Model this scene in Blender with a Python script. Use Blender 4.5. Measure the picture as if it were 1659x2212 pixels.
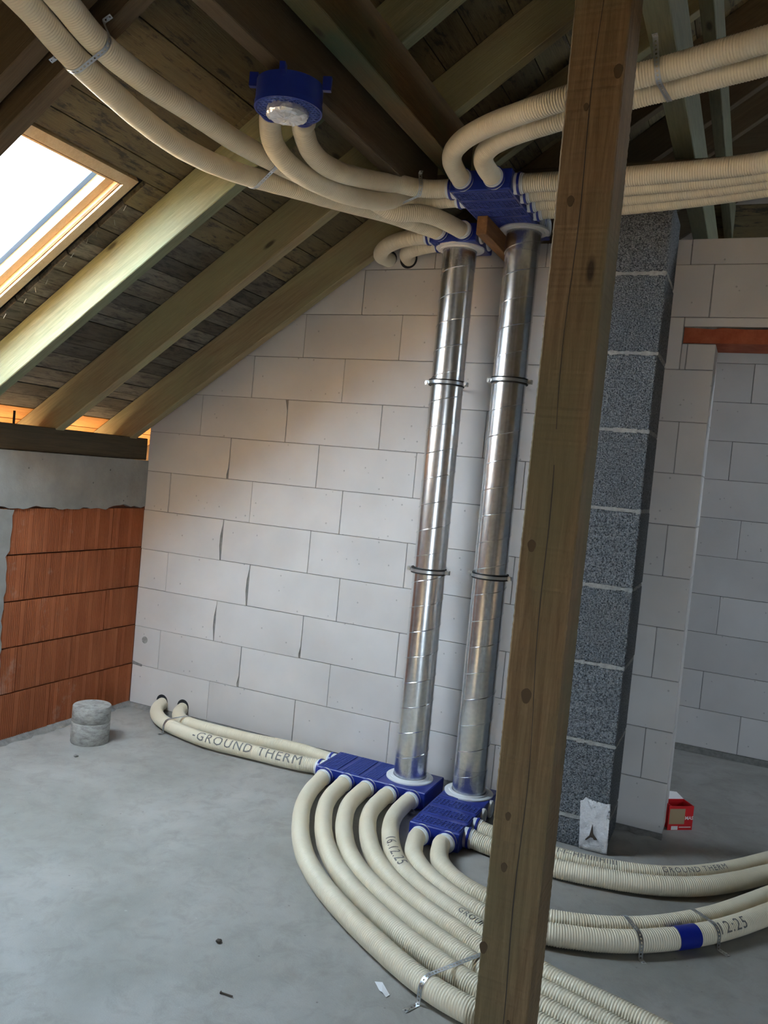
import bpy, bmesh, math, random
from mathutils import Vector, Matrix
for _o in list(bpy.data.objects): bpy.data.objects.remove(_o)
scene = bpy.context.scene
COL = scene.collection
rnd = random.Random(7)

# ------------------------------------------------------------------ camera
cam_data = bpy.data.cameras.new('camera')
cam = bpy.data.objects.new('camera', cam_data)
COL.objects.link(cam)
R_ = Vector((0.90883051, 0.40681633, 0.09234485)); U_ = Vector((-0.10316031, 0.00468046, 0.99465373)); F_ = Vector((-0.40420917, 0.91349798, -0.04622105))
mw = Matrix((R_, U_, -F_)).transposed().to_4x4()
mw.translation = (3.42927857, -4.08886128, 1.58879177)
cam.matrix_world = mw
cam_data.sensor_fit = 'VERTICAL'; cam_data.sensor_height = 36.0
cam_data.lens = 1790.0 / 2212.0 * 36.0
cam_data.clip_start = 0.05; cam_data.clip_end = 200
scene.camera = cam

# ------------------------------------------------------------------ view, sky, sun
scene.view_settings.view_transform = 'Standard'
scene.view_settings.look = 'None'
scene.view_settings.exposure = 2.75
scene.view_settings.gamma = 1.0
scene.view_settings.use_curve_mapping = False
world = bpy.data.worlds.new('sky'); scene.world = world; world.use_nodes = True
bg = world.node_tree.nodes['Background']
bg.inputs[0].default_value = (0.70, 0.85, 1.0, 1); bg.inputs[1].default_value = 7.0
sd = bpy.data.lights.new('sun', 'SUN'); sd.energy = 60.0; sd.angle = 0.02; sd.color = (1.0, 0.72, 0.43)
so = bpy.data.objects.new('sun', sd); COL.objects.link(so)
so.rotation_euler = Vector((0.25, -1.0, -0.9)).to_track_quat('-Z', 'Y').to_euler()
def portal(name, center, normal, sx, sy):
    d = bpy.data.lights.new(name, 'AREA'); d.shape = 'RECTANGLE'; d.size = sx; d.size_y = sy; d.cycles.is_portal = True
    o = bpy.data.objects.new(name, d); COL.objects.link(o); o.location = center
    o.rotation_euler = Vector(normal).to_track_quat('-Z', 'Y').to_euler()
T35 = math.tan(math.radians(35)); S35 = math.sin(math.radians(35)); C35 = math.cos(math.radians(35))
Z0R = 1.668
RIDGE = 4.6
portal('portal_skylight', (0.42, -1.85, 2.24), (S35, 0, -C35), 1.5, 0.85)
portal('portal_fill_opening', (4.7, -6.45, 1.0), (0, 1, 0), .5, 1.9)  # unseen opening behind the camera, added for fill light
portal('portal_far_fill_opening', (6.75, 0.85, 3.24), (-S35, 0, -C35), .8, .75)  # unseen opening added in the right slope to light the far room

# ------------------------------------------------------------------ helpers
WL = {}
def wl(p): return WL.get(p.name, Vector((0, 0, 0))) if p else Vector((0, 0, 0))
def link(o, parent=None, loc=(0, 0, 0)):
    COL.objects.link(o)
    loc = Vector(loc)
    if parent:
        o.parent = parent; o.location = loc - wl(parent)
    else:
        o.location = loc
    WL[o.name] = loc
    return o
def mesh(name, v, f, m, smooth=False):
    me = bpy.data.meshes.new(name); me.from_pydata([tuple(a) for a in v], [], f)
    me.materials.append(m)
    if smooth: me.polygons.foreach_set('use_smooth', [True] * len(me.polygons))
    me.update(); return me
def part(name, v, f, m, parent=None, org=None, smooth=False, label=None):
    """v in world coordinates; origin at org, or at the parent's base"""
    org = Vector(org) if org is not None else wl(parent)
    me = mesh(name, [(a[0] - org[0], a[1] - org[1], a[2] - org[2]) for a in v], f, m, smooth)
    o = link(bpy.data.objects.new(name, me), parent, org)
    if label: o['label'] = label
    return o
def inst(name, me, parent, loc, rot=None, label=None):
    o = link(bpy.data.objects.new(name, me), parent, loc)
    if rot: o.rotation_euler = rot
    if label: o['label'] = label
    return o
def tag(o, label, cat, group=None, kind=None):
    o['label'] = label; o['category'] = cat
    if group: o['group'] = group
    if kind: o['kind'] = kind
    return o
def thing(name, label, cat, loc, group=None):
    o = bpy.data.objects.new(name, None); o.empty_display_size = 0.05
    link(o, None, loc); return tag(o, label, cat, group)
def structure(name, v, f, m, org=(0, 0, 0)):
    o = part(name, v, f, m, None, org); o['kind'] = 'structure'; return o
class G:
    """collects shapes into one mesh"""
    def __init__(s): s.v = []; s.f = []
    def add(s, v, f):
        n = len(s.v); s.v += [tuple(a) for a in v]; s.f += [tuple(i + n for i in q) for q in f]; return s
    def box(s, a, b):
        x0, y0, z0 = a; x1, y1, z1 = b
        return s.add([(x0,y0,z0),(x1,y0,z0),(x1,y1,z0),(x0,y1,z0),(x0,y0,z1),(x1,y0,z1),(x1,y1,z1),(x0,y1,z1)],
                     [(3,2,1,0),(4,5,6,7),(0,1,5,4),(1,2,6,5),(2,3,7,6),(3,0,4,7)])
    def prism(s, poly, fn, d0, d1):
        """poly: list of 2-D points (ccw); fn(p, d) -> 3-D point"""
        n = len(poly)
        v = [fn(p, d0) for p in poly] + [fn(p, d1) for p in poly]
        return s.add(v, [tuple(range(n))[::-1], tuple(range(n, 2 * n))] + [(i, (i + 1) % n, n + (i + 1) % n, n + i) for i in range(n)])
    def lathe(s, c, axis, prof, n=32, closed=False):
        """prof: (distance along axis, radius)"""
        ax = Vector(axis).normalized(); t = Vector((0, 0, 1)) if abs(ax.z) < .9 else Vector((1, 0, 0))
        u = ax.cross(t).normalized(); w = ax.cross(u); c = Vector(c); b = len(s.v)
        for h, r in prof:
            for i in range(n):
                a = 2 * math.pi * i / n
                s.v.append(tuple(c + ax * h + (u * math.cos(a) + w * math.sin(a)) * r))
        k = len(prof)
        for j in range(k if closed else k - 1):
            for i in range(n):
                a0 = b + j * n + i; a1 = b + j * n + (i + 1) % n; c0 = b + ((j + 1) % k) * n + i; c1 = b + ((j + 1) % k) * n + (i + 1) % n
                s.f.append((a0, a1, c1, c0))
        if not closed:
            s.f.append(tuple(b + i for i in range(n))[::-1]); s.f.append(tuple(b + (k - 1) * n + i for i in range(n)))
        return s
    def cyl(s, c, axis, h, r, n=32): return s.lathe(c, axis, [(0, r), (h, r)], n)
    def tube(s, pts, r, n=8):
        pts = [Vector(p) for p in pts]; b = len(s.v); m = len(pts); nv = None
        for i, p in enumerate(pts):
            t = (pts[min(i + 1, m - 1)] - pts[max(i - 1, 0)]).normalized()
            if nv is None: nv = t.orthogonal().normalized()
            nv = (nv - t * nv.dot(t)).normalized(); w = t.cross(nv)
            for k in range(n):
                a = 2 * math.pi * k / n; s.v.append(tuple(p + (nv * math.cos(a) + w * math.sin(a)) * r))
        for i in range(m - 1):
            for k in range(n): s.f.append((b + i*n + k, b + i*n + (k+1) % n, b + (i+1)*n + (k+1) % n, b + (i+1)*n + k))
        s.f.append(tuple(b + k for k in range(n))[::-1]); s.f.append(tuple(b + (m-1)*n + k for k in range(n)))
        return s
    def part(s, name, m, parent=None, org=None, smooth=False, label=None): return part(name, s.v, s.f, m, parent, org, smooth, label)
def auto_smooth(o, deg=40):
    me = o.data; bm = bmesh.new(); bm.from_mesh(me)
    for e in bm.edges:
        e.smooth = not (len(e.link_faces) == 2 and e.calc_face_angle(0) > math.radians(deg))
    for f in bm.faces: f.smooth = True
    bm.normal_update(); bm.to_mesh(me); bm.free(); return o
def bevelled_box(name, size, m, r=0.003, org='corner'):
    """local box from (0,0,0) to size with small bevels"""
    bm = bmesh.new(); bmesh.ops.create_cube(bm, size=1.0)
    for v in bm.verts: v.co = Vector(((v.co.x + .5) * size[0], (v.co.y + .5) * size[1], (v.co.z + .5) * size[2]))
    if r: bmesh.ops.bevel(bm, geom=bm.edges[:], offset=r, segments=1, affect='EDGES', profile=.5)
    me = bpy.data.meshes.new(name); bm.to_mesh(me); bm.free(); me.materials.append(m); return me

# ------------------------------------------------------------------ materials
class NT:
    def __init__(s, name):
        s.m = bpy.data.materials.new(name); s.m.use_nodes = True; s.t = s.m.node_tree; s.b = s.t.nodes['Principled BSDF']
        s.out = s.t.nodes['Material Output']
    def n(s, typ, ins=None, **kw):
        nd = s.t.nodes.new(typ)
        for k, v in kw.items(): setattr(nd, k, v)
        for k, v in (ins or {}).items():
            if isinstance(v, bpy.types.NodeSocket): s.t.links.new(v, nd.inputs[k])
            else: nd.inputs[k].default_value = v
        return nd
    def coord(s, scale=(1, 1, 1), rand=True, which='Object'):
        c = s.n('ShaderNodeTexCoord').outputs[which]
        if rand:
            r = s.n('ShaderNodeObjectInfo').outputs['Random']
            r = s.n('ShaderNodeMath', {0: r, 1: 37.0}, operation='MULTIPLY').outputs[0]
            c = s.n('ShaderNodeVectorMath', {0: c, 1: r}, operation='ADD').outputs[0]
        return s.n('ShaderNodeMapping', {'Vector': c, 'Scale': scale}).outputs[0]
    def noise(s, vec, scale, detail=4, rough=.55, dist=0):
        return s.n('ShaderNodeTexNoise', {'Vector': vec, 'Scale': scale, 'Detail': detail, 'Roughness': rough, 'Distortion': dist}).outputs[0]
    def ramp(s, fac, stops):
        r = s.n('ShaderNodeValToRGB', {'Fac': fac}); e = r.color_ramp.elements
        while len(e) < len(stops): e.new(.5)
        for i, (p, c) in enumerate(stops): e[i].position = p; e[i].color = (*c, 1) if len(c) == 3 else c
        return r.outputs[0]
    def mix(s, fac, a, b, blend='MIX'):
        d = s.n('ShaderNodeMix', data_type='RGBA', blend_type=blend)
        for i, v in ((0, fac), (6, a), (7, b)):
            if isinstance(v, bpy.types.NodeSocket): s.t.links.new(v, d.inputs[i])
            else: d.inputs[i].default_value = v if i == 0 or len(v) == 4 else (*v, 1)
        return d.outputs[2]
    def vary(s, col, amt=.15):
        r = s.n('ShaderNodeObjectInfo').outputs['Random']
        v = s.n('ShaderNodeMapRange', {0: r, 3: 1 - amt, 4: 1 + amt}).outputs[0]
        return s.n('ShaderNodeHueSaturation', {'Value': v, 'Color': col}).outputs[0]
    def bump(s, h, strength=.3, dist=.01):
        s.t.links.new(s.n('ShaderNodeBump', {'Height': h, 'Strength': strength, 'Distance': dist}).outputs[0], s.b.inputs['Normal'])
    def fin(s, col=None, rough=.7, metal=0, spec=None):
        if isinstance(col, bpy.types.NodeSocket): s.t.links.new(col, s.b.inputs['Base Color'])
        elif col: s.b.inputs['Base Color'].default_value = (*col, 1)
        if isinstance(rough, bpy.types.NodeSocket): s.t.links.new(rough, s.b.inputs['Roughness'])
        else: s.b.inputs['Roughness'].default_value = rough
        s.b.inputs['Metallic'].default_value = metal
        if spec is not None: s.b.inputs['Specular IOR Level'].default_value = spec
        return s.m

def wood(name, lo, hi, tint=None, tint_amt=.5, mould=0, rough=.75, knots=True, vary=.12, grain=1.0):
    t = NT(name)
    g = t.noise(t.coord((.9, 14, 14)), 5, 6, .6, .4)
    col = t.ramp(g, [(.3, lo), (.7, hi)])
    fine = t.noise(t.coord((3, 90, 90)), 4, 3, .6)
    col = t.mix(t.ramp(fine, [(.35, (.28,)*3), (.6, (0,)*3)]), col, tuple(c * .62 for c in lo))
    if tint:
        w = t.noise(t.coord((.7, 2.2, 2.2)), 2.2, 3, .5)
        col = t.mix(t.ramp(w, [(.42, (0,)*3), (.62, (tint_amt,)*3)]), col, tint)
    if mould:
        w = t.noise(t.coord((2.2, 9, 9)), 3.5, 7, .75, .3)
        col = t.mix(t.ramp(w, [(.535 - .05 * mould, (0,)*3), (.62, (.85,)*3)]), col, (.028, .026, .024))
    if knots:
        vo = t.n('ShaderNodeTexVoronoi', {'Vector': t.coord((2.2, 7, 7)), 'Scale': 1.0}).outputs['Distance']
        k = t.ramp(vo, [(.045, (1,)*3), (.07, (.5,)*3), (.10, (0,)*3)])
        col = t.mix(k, col, tuple(c * .28 for c in lo))
    t.bump(t.n('ShaderNodeMath', {0: g, 1: fine}, operation='ADD').outputs[0], .35 * grain, .004)
    return t.fin(t.vary(col, vary), rough)
M = {}
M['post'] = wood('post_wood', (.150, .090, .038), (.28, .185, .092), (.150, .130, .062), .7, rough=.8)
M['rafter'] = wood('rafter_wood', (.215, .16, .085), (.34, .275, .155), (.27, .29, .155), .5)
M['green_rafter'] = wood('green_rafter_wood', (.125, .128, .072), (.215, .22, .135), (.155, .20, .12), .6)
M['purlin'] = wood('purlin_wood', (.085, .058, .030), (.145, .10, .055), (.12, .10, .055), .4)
M['green_purlin'] = wood('stained_wood', (.11, .066, .024), (.17, .10, .036), (.035, .085, .04), .8)
M['plate'] = wood('plate_wood', (.060, .045, .025), (.105, .08, .045), None)
M['board'] = wood('board_wood', (.120, .090, .044), (.21, .162, .082), (.16, .135, .07), .5, mould=.3, vary=.25)
M['old_board'] = wood('weathered_board_wood', (.115, .105, .085), (.205, .188, .155), (.10, .082, .055), .7, mould=1.2, vary=.35)
M['fresh_board'] = wood('fresh_board_wood', (.42, .19, .05), (.54, .27, .085), None, vary=.1)
M['old_beam'] = wood('brown_wood', (.16, .075, .025), (.24, .12, .045), None)
M['pine'] = wood('planed_pine', (.66, .48, .27), (.76, .60, .38), None, knots=False, rough=.45, vary=.05, grain=.3)
M['grey_wood'] = wood('grey_green_wood', (.115, .11, .065), (.19, .185, .115), (.13, .15, .08), .5)

t = NT('aerated_concrete')
co = t.coord()
n1 = t.noise(co, 2.5, 4, .5); n2 = t.noise(co, 60, 3, .6)
col = t.ramp(n1, [(.3, (.57, .545, .53)), (.7, (.66, .635, .62))])
vo = t.n('ShaderNodeTexVoronoi', {'Vector': co, 'Scale': 16.0}).outputs['Distance']
pit = t.ramp(vo, [(.055, (0,)*3), (.085, (1,)*3)])
col = t.mix(t.ramp(vo, [(.05, (.6,)*3), (.085, (0,)*3)]), col, (.30, .29, .28))
h = t.n('ShaderNodeMath', {0: t.n('ShaderNodeMath', {0: n2, 1: .35}, operation='MULTIPLY').outputs[0], 1: pit}, operation='ADD').outputs[0]
t.bump(h, .35, .004)
M['aac'] = t.fin(t.vary(col, .035), .92, spec=.2)
t = NT('mortar'); n1 = t.noise(t.coord(rand=False), 30, 5, .7)
t.bump(n1, .6, .01); M['mortar'] = t.fin(t.ramp(n1, [(.3, (.17, .165, .155)), (.7, (.30, .29, .275))]), .95)
t = NT('clay_core'); M['clay_core'] = t.fin((.20, .075, .04), .95)

t = NT('fired_clay'); co = t.coord((1, 1, .25)); n1 = t.noise(co, 7, 5, .6); n2 = t.noise(t.coord(), 120, 3, .6)
n3 = t.noise(t.coord(), 5, 5, .7)
col = t.ramp(n1, [(.3, (.30, .088, .036)), (.7, (.43, .142, .062))])
col = t.mix(t.ramp(n3, [(.60, (0,)*3), (.72, (.35,)*3)]), col, (.50, .34, .27))
t.bump(n2, .3, .002); M['clay'] = t.fin(t.vary(col, .07), .88, spec=.2)

t = NT('cast_concrete'); co = t.coord(rand=False)
n1 = t.noise(co, 3.0, 6, .6); n2 = t.noise(co, 70, 4, .6)
vo = t.n('ShaderNodeTexVoronoi', {'Vector': co, 'Scale': 13.0}).outputs['Distance']
col = t.ramp(n1, [(.3, (.215, .212, .20)), (.7, (.38, .375, .355))])
col = t.mix(t.ramp(vo, [(.05, (.8,)*3), (.09, (0,)*3)]), col, (.07, .07, .07))
t.bump(t.n('ShaderNodeMath', {0: n2, 1: t.ramp(vo, [(.05, (0,)*3), (.09, (1,)*3)])}, operation='ADD').outputs[0], .4, .004)
M['concrete'] = t.fin(col, .85)

t = NT('floor_screed'); co = t.coord(rand=False)
n1 = t.noise(co, 1.1, 7, .62, .3); n2 = t.noise(co, 9, 6, .7, .5); n3 = t.noise(co, 160, 3, .6)
col = t.ramp(n1, [(.32, (.25, .245, .225)), (.68, (.42, .41, .385))])
col = t.mix(t.ramp(n2, [(.48, (0,)*3), (.66, (.42,)*3)]), col, (.225, .213, .19))
vo = t.n('ShaderNodeTexVoronoi', {'Vector': co, 'Scale': 11.0}).outputs['Distance']
col = t.mix(t.ramp(vo, [(.025, (.7,)*3), (.05, (0,)*3)]), col, (.16, .15, .14))
col = t.mix(t.ramp(t.noise(co, 22, 4, .8), [(.66, (0,)*3), (.74, (.5,)*3)]), col, (.60, .59, .57))
t.bump(t.n('ShaderNodeMath', {0: n2, 1: n3}, operation='ADD').outputs[0], .25, .004)
M['floor'] = t.fin(col, t.ramp(n1, [(.3, (.75,)*3), (.7, (.5,)*3)]), spec=.35)

t = NT('lightweight_aggregate'); co = t.coord()
vo = t.n('ShaderNodeTexVoronoi', {'Vector': co, 'Scale': 190.0}); n1 = t.noise(co, 150, 4, .7)
col = t.ramp(n1, [(.36, (.045, .048, .053)), (.48, (.18, .195, .212)), (.68, (.38, .395, .415))])
t.bump(t.n('ShaderNodeMath', {0: vo.outputs['Distance'], 1: n1}, operation='ADD').outputs[0], .9, .012)
M['aggregate'] = t.fin(t.vary(col, .06), .95, spec=.15)
t = NT('light_mortar'); n1 = t.noise(t.coord(rand=False), 45, 4, .7); t.bump(n1, .6, .006)
M['light_mortar'] = t.fin(t.ramp(n1, [(.3, (.20, .20, .195)), (.7, (.36, .36, .345))]), .9)

t = NT('hose_plastic'); n1 = t.noise(t.coord(), 6, 4, .6)
col = t.ramp(n1, [(.3, (.74, .655, .49)), (.7, (.80, .73, .575))])
M['hose'] = t.fin(col, .42, spec=.4)
M['ink'] = NT('black_print').fin((.17, .16, .15), .6)
M['dusty_blue'] = NT('dusty_blue_plastic').fin((.055, .085, .34), .5)
t = NT('blue_plastic'); n1 = t.noise(t.coord(), 9, 5, .6)
M['blue'] = t.fin(t.ramp(n1, [(.3, (.008, .020, .215)), (.75, (.016, .040, .30))]), .33, spec=.55)
M['blue_ring'] = NT('blue_ring_plastic').fin((.006, .018, .26), .3)
M['white'] = NT('white_plastic').fin((.74, .76, .78), .38)
t = NT('galvanised_steel'); co = t.coord((1, 1, .06)); n1 = t.noise(co, 38, 3, .6); n2 = t.noise(t.coord(), 55, 3, .6)
col = t.ramp(n2, [(.3, (.68, .70, .72)), (.7, (.86, .87, .88))])
M['steel'] = t.fin(col, .27, 1.0)
t = NT('strap_steel'); M['strap'] = t.fin((.62, .64, .66), .35, 1.0)
M['rubber'] = NT('black_rubber').fin((.012, .012, .012), .6)
t = NT('clear_film'); t.b.inputs['Transmission Weight'].default_value = 0
tr = t.n('ShaderNodeBsdfTransparent', {0: (.93, .94, .97, 1)}); gl = t.n('ShaderNodeBsdfGlossy', {'Color': (.9, .92, .95, 1), 'Roughness': .08})
t.t.links.new(t.n('ShaderNodeBump', {'Height': t.noise(t.coord((1, 1, .5)), 26, 4, .7), 'Strength': .5, 'Distance': .01}).outputs[0], gl.inputs['Normal'])
mx = t.n('ShaderNodeMixShader', {0: .22, 1: tr.outputs[0], 2: gl.outputs[0]}); t.t.links.new(mx.outputs[0], t.out.inputs[0]); M['film'] = t.m
t = NT('window_glass'); tr = t.n('ShaderNodeBsdfTransparent', {0: (.94, .97, .98, 1)}); gl = t.n('ShaderNodeBsdfGlossy', {'Roughness': .02})
mx = t.n('ShaderNodeMixShader', {0: .07, 1: tr.outputs[0], 2: gl.outputs[0]}); t.t.links.new(mx.outputs[0], t.out.inputs[0]); M['glass'] = t.m
t = NT('crumpled_foil'); vo = t.n('ShaderNodeTexVoronoi', {'Vector': t.coord(), 'Scale': 34.0}).outputs['Distance']
t.bump(vo, .6, .008); M['foil'] = t.fin((.86, .86, .88), .34, .85)
M['membrane'] = NT('roof_membrane').fin((.02, .02, .023), .9)
M['seal'] = NT('blue_glazing_seal').fin((.08, .20, .48), .5)
M['red'] = NT('red_card').fin((.62, .015, .02), .5)
M['card'] = NT('brown_card').fin((.36, .26, .15), .8)
M['card_white'] = NT('white_card').fin((.75, .75, .74), .5)
t = NT('fleece'); n1 = t.noise(t.coord(), 45, 5, .7); t.bump(n1, .8, .01); M['fleece'] = t.fin(t.ramp(n1, [(.3, (.58, .58, .60)), (.7, (.74, .74, .76))]), .95)
M['paper'] = NT('white_paper').fin((.80, .80, .82), .7)
M['rust'] = NT('rusty_iron').fin((.06, .045, .035), .7, .3)
t = NT('soil'); n1 = t.noise(t.coord(rand=False), .4, 6, .6); M['soil'] = t.fin(t.ramp(n1, [(.3, (.13, .105, .07)), (.7, (.20, .165, .115))]), .95)
M['plaster'] = NT('plain_masonry').fin((.55, .50, .45), .9)
t = NT('lintel_clay'); n1 = t.noise(t.coord(), 12, 6, .7); M['lintel'] = t.fin(t.ramp(n1, [(.35, (.30, .060, .022)), (.72, (.45, .13, .06))]), .85)

t = NT('drilled_concrete'); co = t.coord((1, 1, 2.5)); n1 = t.noise(co, 26, 6, .7); n2 = t.noise(t.coord(), 90, 4, .7)
t.bump(n2, .3, .003); M['core'] = t.fin(t.ramp(n1, [(.32, (.20, .195, .18)), (.5, (.34, .335, .315)), (.7, (.46, .455, .43))]), .9)

# ------------------------------------------------------------------ SETTING: floor and shell
g = G().box((-0.25, -6.7, -0.25), (9.45, 3.3, 0)); floor = structure('floor', g.v, g.f, M['floor'])
g = G().box((-40, -40, -3.2), (45, 45, -3.0)); structure('ground', g.v, g.f, M['soil'])

# --- knee wall on the left: clay blocks, concrete column and ring beam
HB = 0.2435; ZB = 0.024
g = G().box((-0.25, -6.7, 0), (-0.03, 3.3, 1.50)).box((-0.03, -.002, 0), (-0.001, 3.3, 1.50)); wall_left = structure('wall_left', g.v, g.f, M['clay_core'])
def ribbed(w, h):
    """face profile along y with vertical grooves, front at x = 0"""
    prof = []; y = 0.0015; pitch = .0118; n = int((w - .006) / pitch)
    prof.append((-.03, .0028)); prof.append((0, .0028))
    for i in range(n):
        y0 = .004 + i * pitch
        if i % 9 in (3, 4) or w < .1: continue      # smooth bands between the groups of grooves
        prof += [(0, y0), (-.005, y0 + .0014), (-.005, y0 + .0046), (0, y0 + .0062)]
    prof += [(0, w - .0028), (-.03, w - .0028)]
    v = []; f = []; k = len(prof)
    for z in (0.0015, h - .0015): v += [(x, yy, z) for x, yy in prof]
    for i in range(k - 1): f.append((i, i + 1, k + i + 1, k + i))
    f.append(tuple(range(k))[::-1]); f.append(tuple(range(k, 2 * k)))
    return mesh('brick', v, f, M['clay'])
rows = [[-.28, -.66, -1.04], [-.147, -.524, -.904], [-.278, -.66, -1.04], [-.127, -.509, -.888], [-.27, -.652, -1.03]]
rib_cache = {}
for r, js in enumerate(rows):
    z0 = ZB + r * HB; h = HB - .004; prev = 0.0
    for y in js + [-1.3]:
        y = max(y, -1.3); w = prev - y
        if w < .02: continue
        key = (round(w, 3), round(h, 3))
        if key not in rib_cache: rib_cache[key] = ribbed(w, h)
        inst('brick', rib_cache[key], wall_left, (rnd.uniform(-.003, .001), y, z0)); prev = y
# column and ring beam with ragged mortar edges where they run over the blocks
rr = random.Random(3)
yedge = lambda z: -1.018 + .005 * math.sin(z * 17) + .004 * math.sin(z * 61 + 1) + (.016 if z > 1.0 else 0) + (-.006 if z < .3 else 0)
poly = [(-1.36, 0), (yedge(0) , 0)] + [(yedge(i * .03) + rr.uniform(-.003, .003), i * .03) for i in range(1, 42)] + [(-1.36, 1.25)]
g = G().prism(poly, lambda p, d: (d, p[0], p[1]), -.02, .0045); g.part('concrete_column', M['concrete'], wall_left)
zedge = lambda y: 1.240 + .006 * math.sin(y * 21) + .004 * math.sin(y * 57) + (.012 if y > -.3 else 0) - (.010 if -.62 < y < -.5 else 0)
poly = [(-6.7, 1.24)] + [(y, zedge(y) + rr.uniform(-.004, .004)) for y in [-1.36 + .03 * i for i in range(46)]] + [(0, 1.25), (0, 1.533), (-6.7, 1.533)]
g = G().prism(poly, lambda p, d: (d, p[0], p[1]), -.245, .006); g.part('ring_beam', M['concrete'], wall_left)
g = G(); rr = random.Random(6); n = 50; pts = [(-1.6 * i / n, rr.uniform(.012, .04)) for i in range(n + 1)]
for i in range(n):
    (a, wa), (c, wc) = pts[i], pts[i + 1]
    g.add([(wa, a, .001), (wc, c, .001), (-.004, c, .028), (-.004, a, .028), (-.01, a, 0), (-.01, c, 0)], [(0, 3, 2, 1), (0, 1, 5, 4), (3, 4, 5, 2)])
g.part('mortar_fillet', M['mortar'], wall_left)

# --- gable wall of aerated concrete blocks, with door opening; lintel; far room wall
Z0 = .02; HA = .242; WB = .590; TOP = 2.80
def gable_top(x): return min(1.785 + .70 * x, TOP)
def clip(poly, a, b, c):        # keep a*x + b*z <= c
    out = []
    for i, p in enumerate(poly):
        q = poly[(i + 1) % len(poly)]; dp = a * p[0] + b * p[1] - c; dq = a * q[0] + b * q[1] - c
        if dp <= 0: out.append(p)
        if dp * dq < 0:
            s = dp / (dp - dq); out.append((p[0] + (q[0] - p[0]) * s, p[1] + (q[1] - p[1]) * s))
    return out
core = [(0, 0), (3.194, 0), (3.194, 2.4), (4.1, 2.4), (4.1, 0), (9.2, 0), (9.2, 1.5), (7.33, TOP - .004), (1.45, TOP - .004), (0, 1.78)]
g = G().prism(core, lambda p, d: (p[0], d, p[1]), .006, .232); wall_back = structure('wall_back', g.v, g.f, M['mortar'])
block_cache = {}
gaps = {(5, 0): 1, (4, 1): 1, (3, 0): 1, (2, 0): 2, (7, 0): 2, (8, 0): 3, (3, 1): 2}
def block(parent, x0, x1, z0, z1, yf, depth, gap=0):
    j = .0014; a, b, c, d = x0 + j, x1 - j, z0 + j, z1 - j
    poly = clip([(a, c), (b, c), (b, d), (a, d)], -.70, 1, 1.785) if yf < .5 else [(a, c), (b, c), (b, d), (a, d)]
    if len(poly) < 3: return
    yy = yf + rnd.uniform(-.0015, .0015)
    if len(poly) == 4 and poly[2] == (b, d) and poly[3] == (a, d) and not gap:
        key = (round(b - a, 3), round(d - c, 3), depth)
        if key not in block_cache: block_cache[key] = bevelled_box('block', (b - a, depth, d - c), M['aac'], .0022)
        return inst('block', block_cache[key], parent, (a, yy, c))
    if gap:       # right end chipped or laid with an open joint
        e = {1: .014, 2: .008, 3: .006}[gap]; h = d - c
        cut = {1: [(b - e * .3, c), (b - e, c + h * .35), (b - e * .9, c + h * .62), (b - .001, d - h * .1)],
               2: [(b - e, c), (b - e * 1.3, c + h * .1), (b - .001, c + h * .28)], 3: [(b - .0005, c), (b - .001, c + h * .75), (b - e * 2.2, d - h * .04), (b - e * 2.6, d)]}[gap]
        poly = [(a, c)] + cut + ([(b, d)] if gap != 3 else []) + [(a, d)]
    return G().prism(poly, lambda p, q: (p[0], q, p[1]), yy, yy + depth).part('block', M['aac'], parent, (poly[0][0], yy, poly[0][1]))
first = [.589, .791, .595, .212, .593, .771, .598, .963, .713, 1.033, 1.378, .60]
for r in range(1, 13):
    z0 = Z0 + HA * (r - 1); z1 = min(Z0 + HA * r, TOP); xs = []
    x = first[r - 1]
    while x > .06: x -= WB
    edges = [0.0]; x += WB
    if x < .06: x += WB
    while x < 2.75: edges.append(x); x += WB
    if r % 2 == 0 and r < 11: edges += [3.075, 3.2]
    elif r == 11: edges += [3.155, 3.75, 4.34]
    elif r == 12: edges += [3.05, 3.65, 4.25]
    elif r == 1 or r < 10: edges += [3.2]
    m0 = [e for e in edges]
    for i in range(len(edges) - 1):
        a, b = edges[i], edges[i + 1]
        if r == 10 and b > 3.1: block(wall_back, a, b, z0, 2.318, 0, .236); continue
        if r == 10 and b > 3.0: block(wall_back, a, 3.05, z0, z1, 0, .236); block(wall_back, 3.05, b, z0, 2.318, 0, .236); continue
        k = round((b - first[r - 1]) / WB)
        block(wall_back, a, b, z0, z1, 0, .236, gaps.get((r, k), 0) if abs(first[r - 1] + k * WB - b) < .01 else 0)
for a, b in ((3.05, 3.65), (3.65, 4.3)): block(wall_back, a, b, 2.396, Z0 + HA * 10, 0, .236)
G().prism([(3.055, 2.320), (4.3, 2.320), (4.3, 2.386), (3.30, 2.386), (3.22, 2.392), (3.18, 2.384), (3.055, 2.392)], lambda p, d: (p[0], d, p[1]), -.006, .236).part('lintel', M['lintel'], wall_back, label='red clay lintel over the doorway')
# mortar that squeezed out along the foot of the wall
g = G(); n = 60; rr = random.Random(5)
pts = [(3.2 * i / n, rr.uniform(.012, .034)) for i in range(n + 1)]
for i in range(n):
    (a, wa), (b, wb) = pts[i], pts[i + 1]
    g.add([(a, -wa, .001), (b, -wb, .001), (b, .004, .02), (a, .004, .02), (a, .01, 0), (b, .01, 0)], [(0, 1, 2, 3), (4, 5, 1, 0), (3, 2, 5, 4)])
g.part('mortar_fillet', M['mortar'], wall_back)
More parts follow.
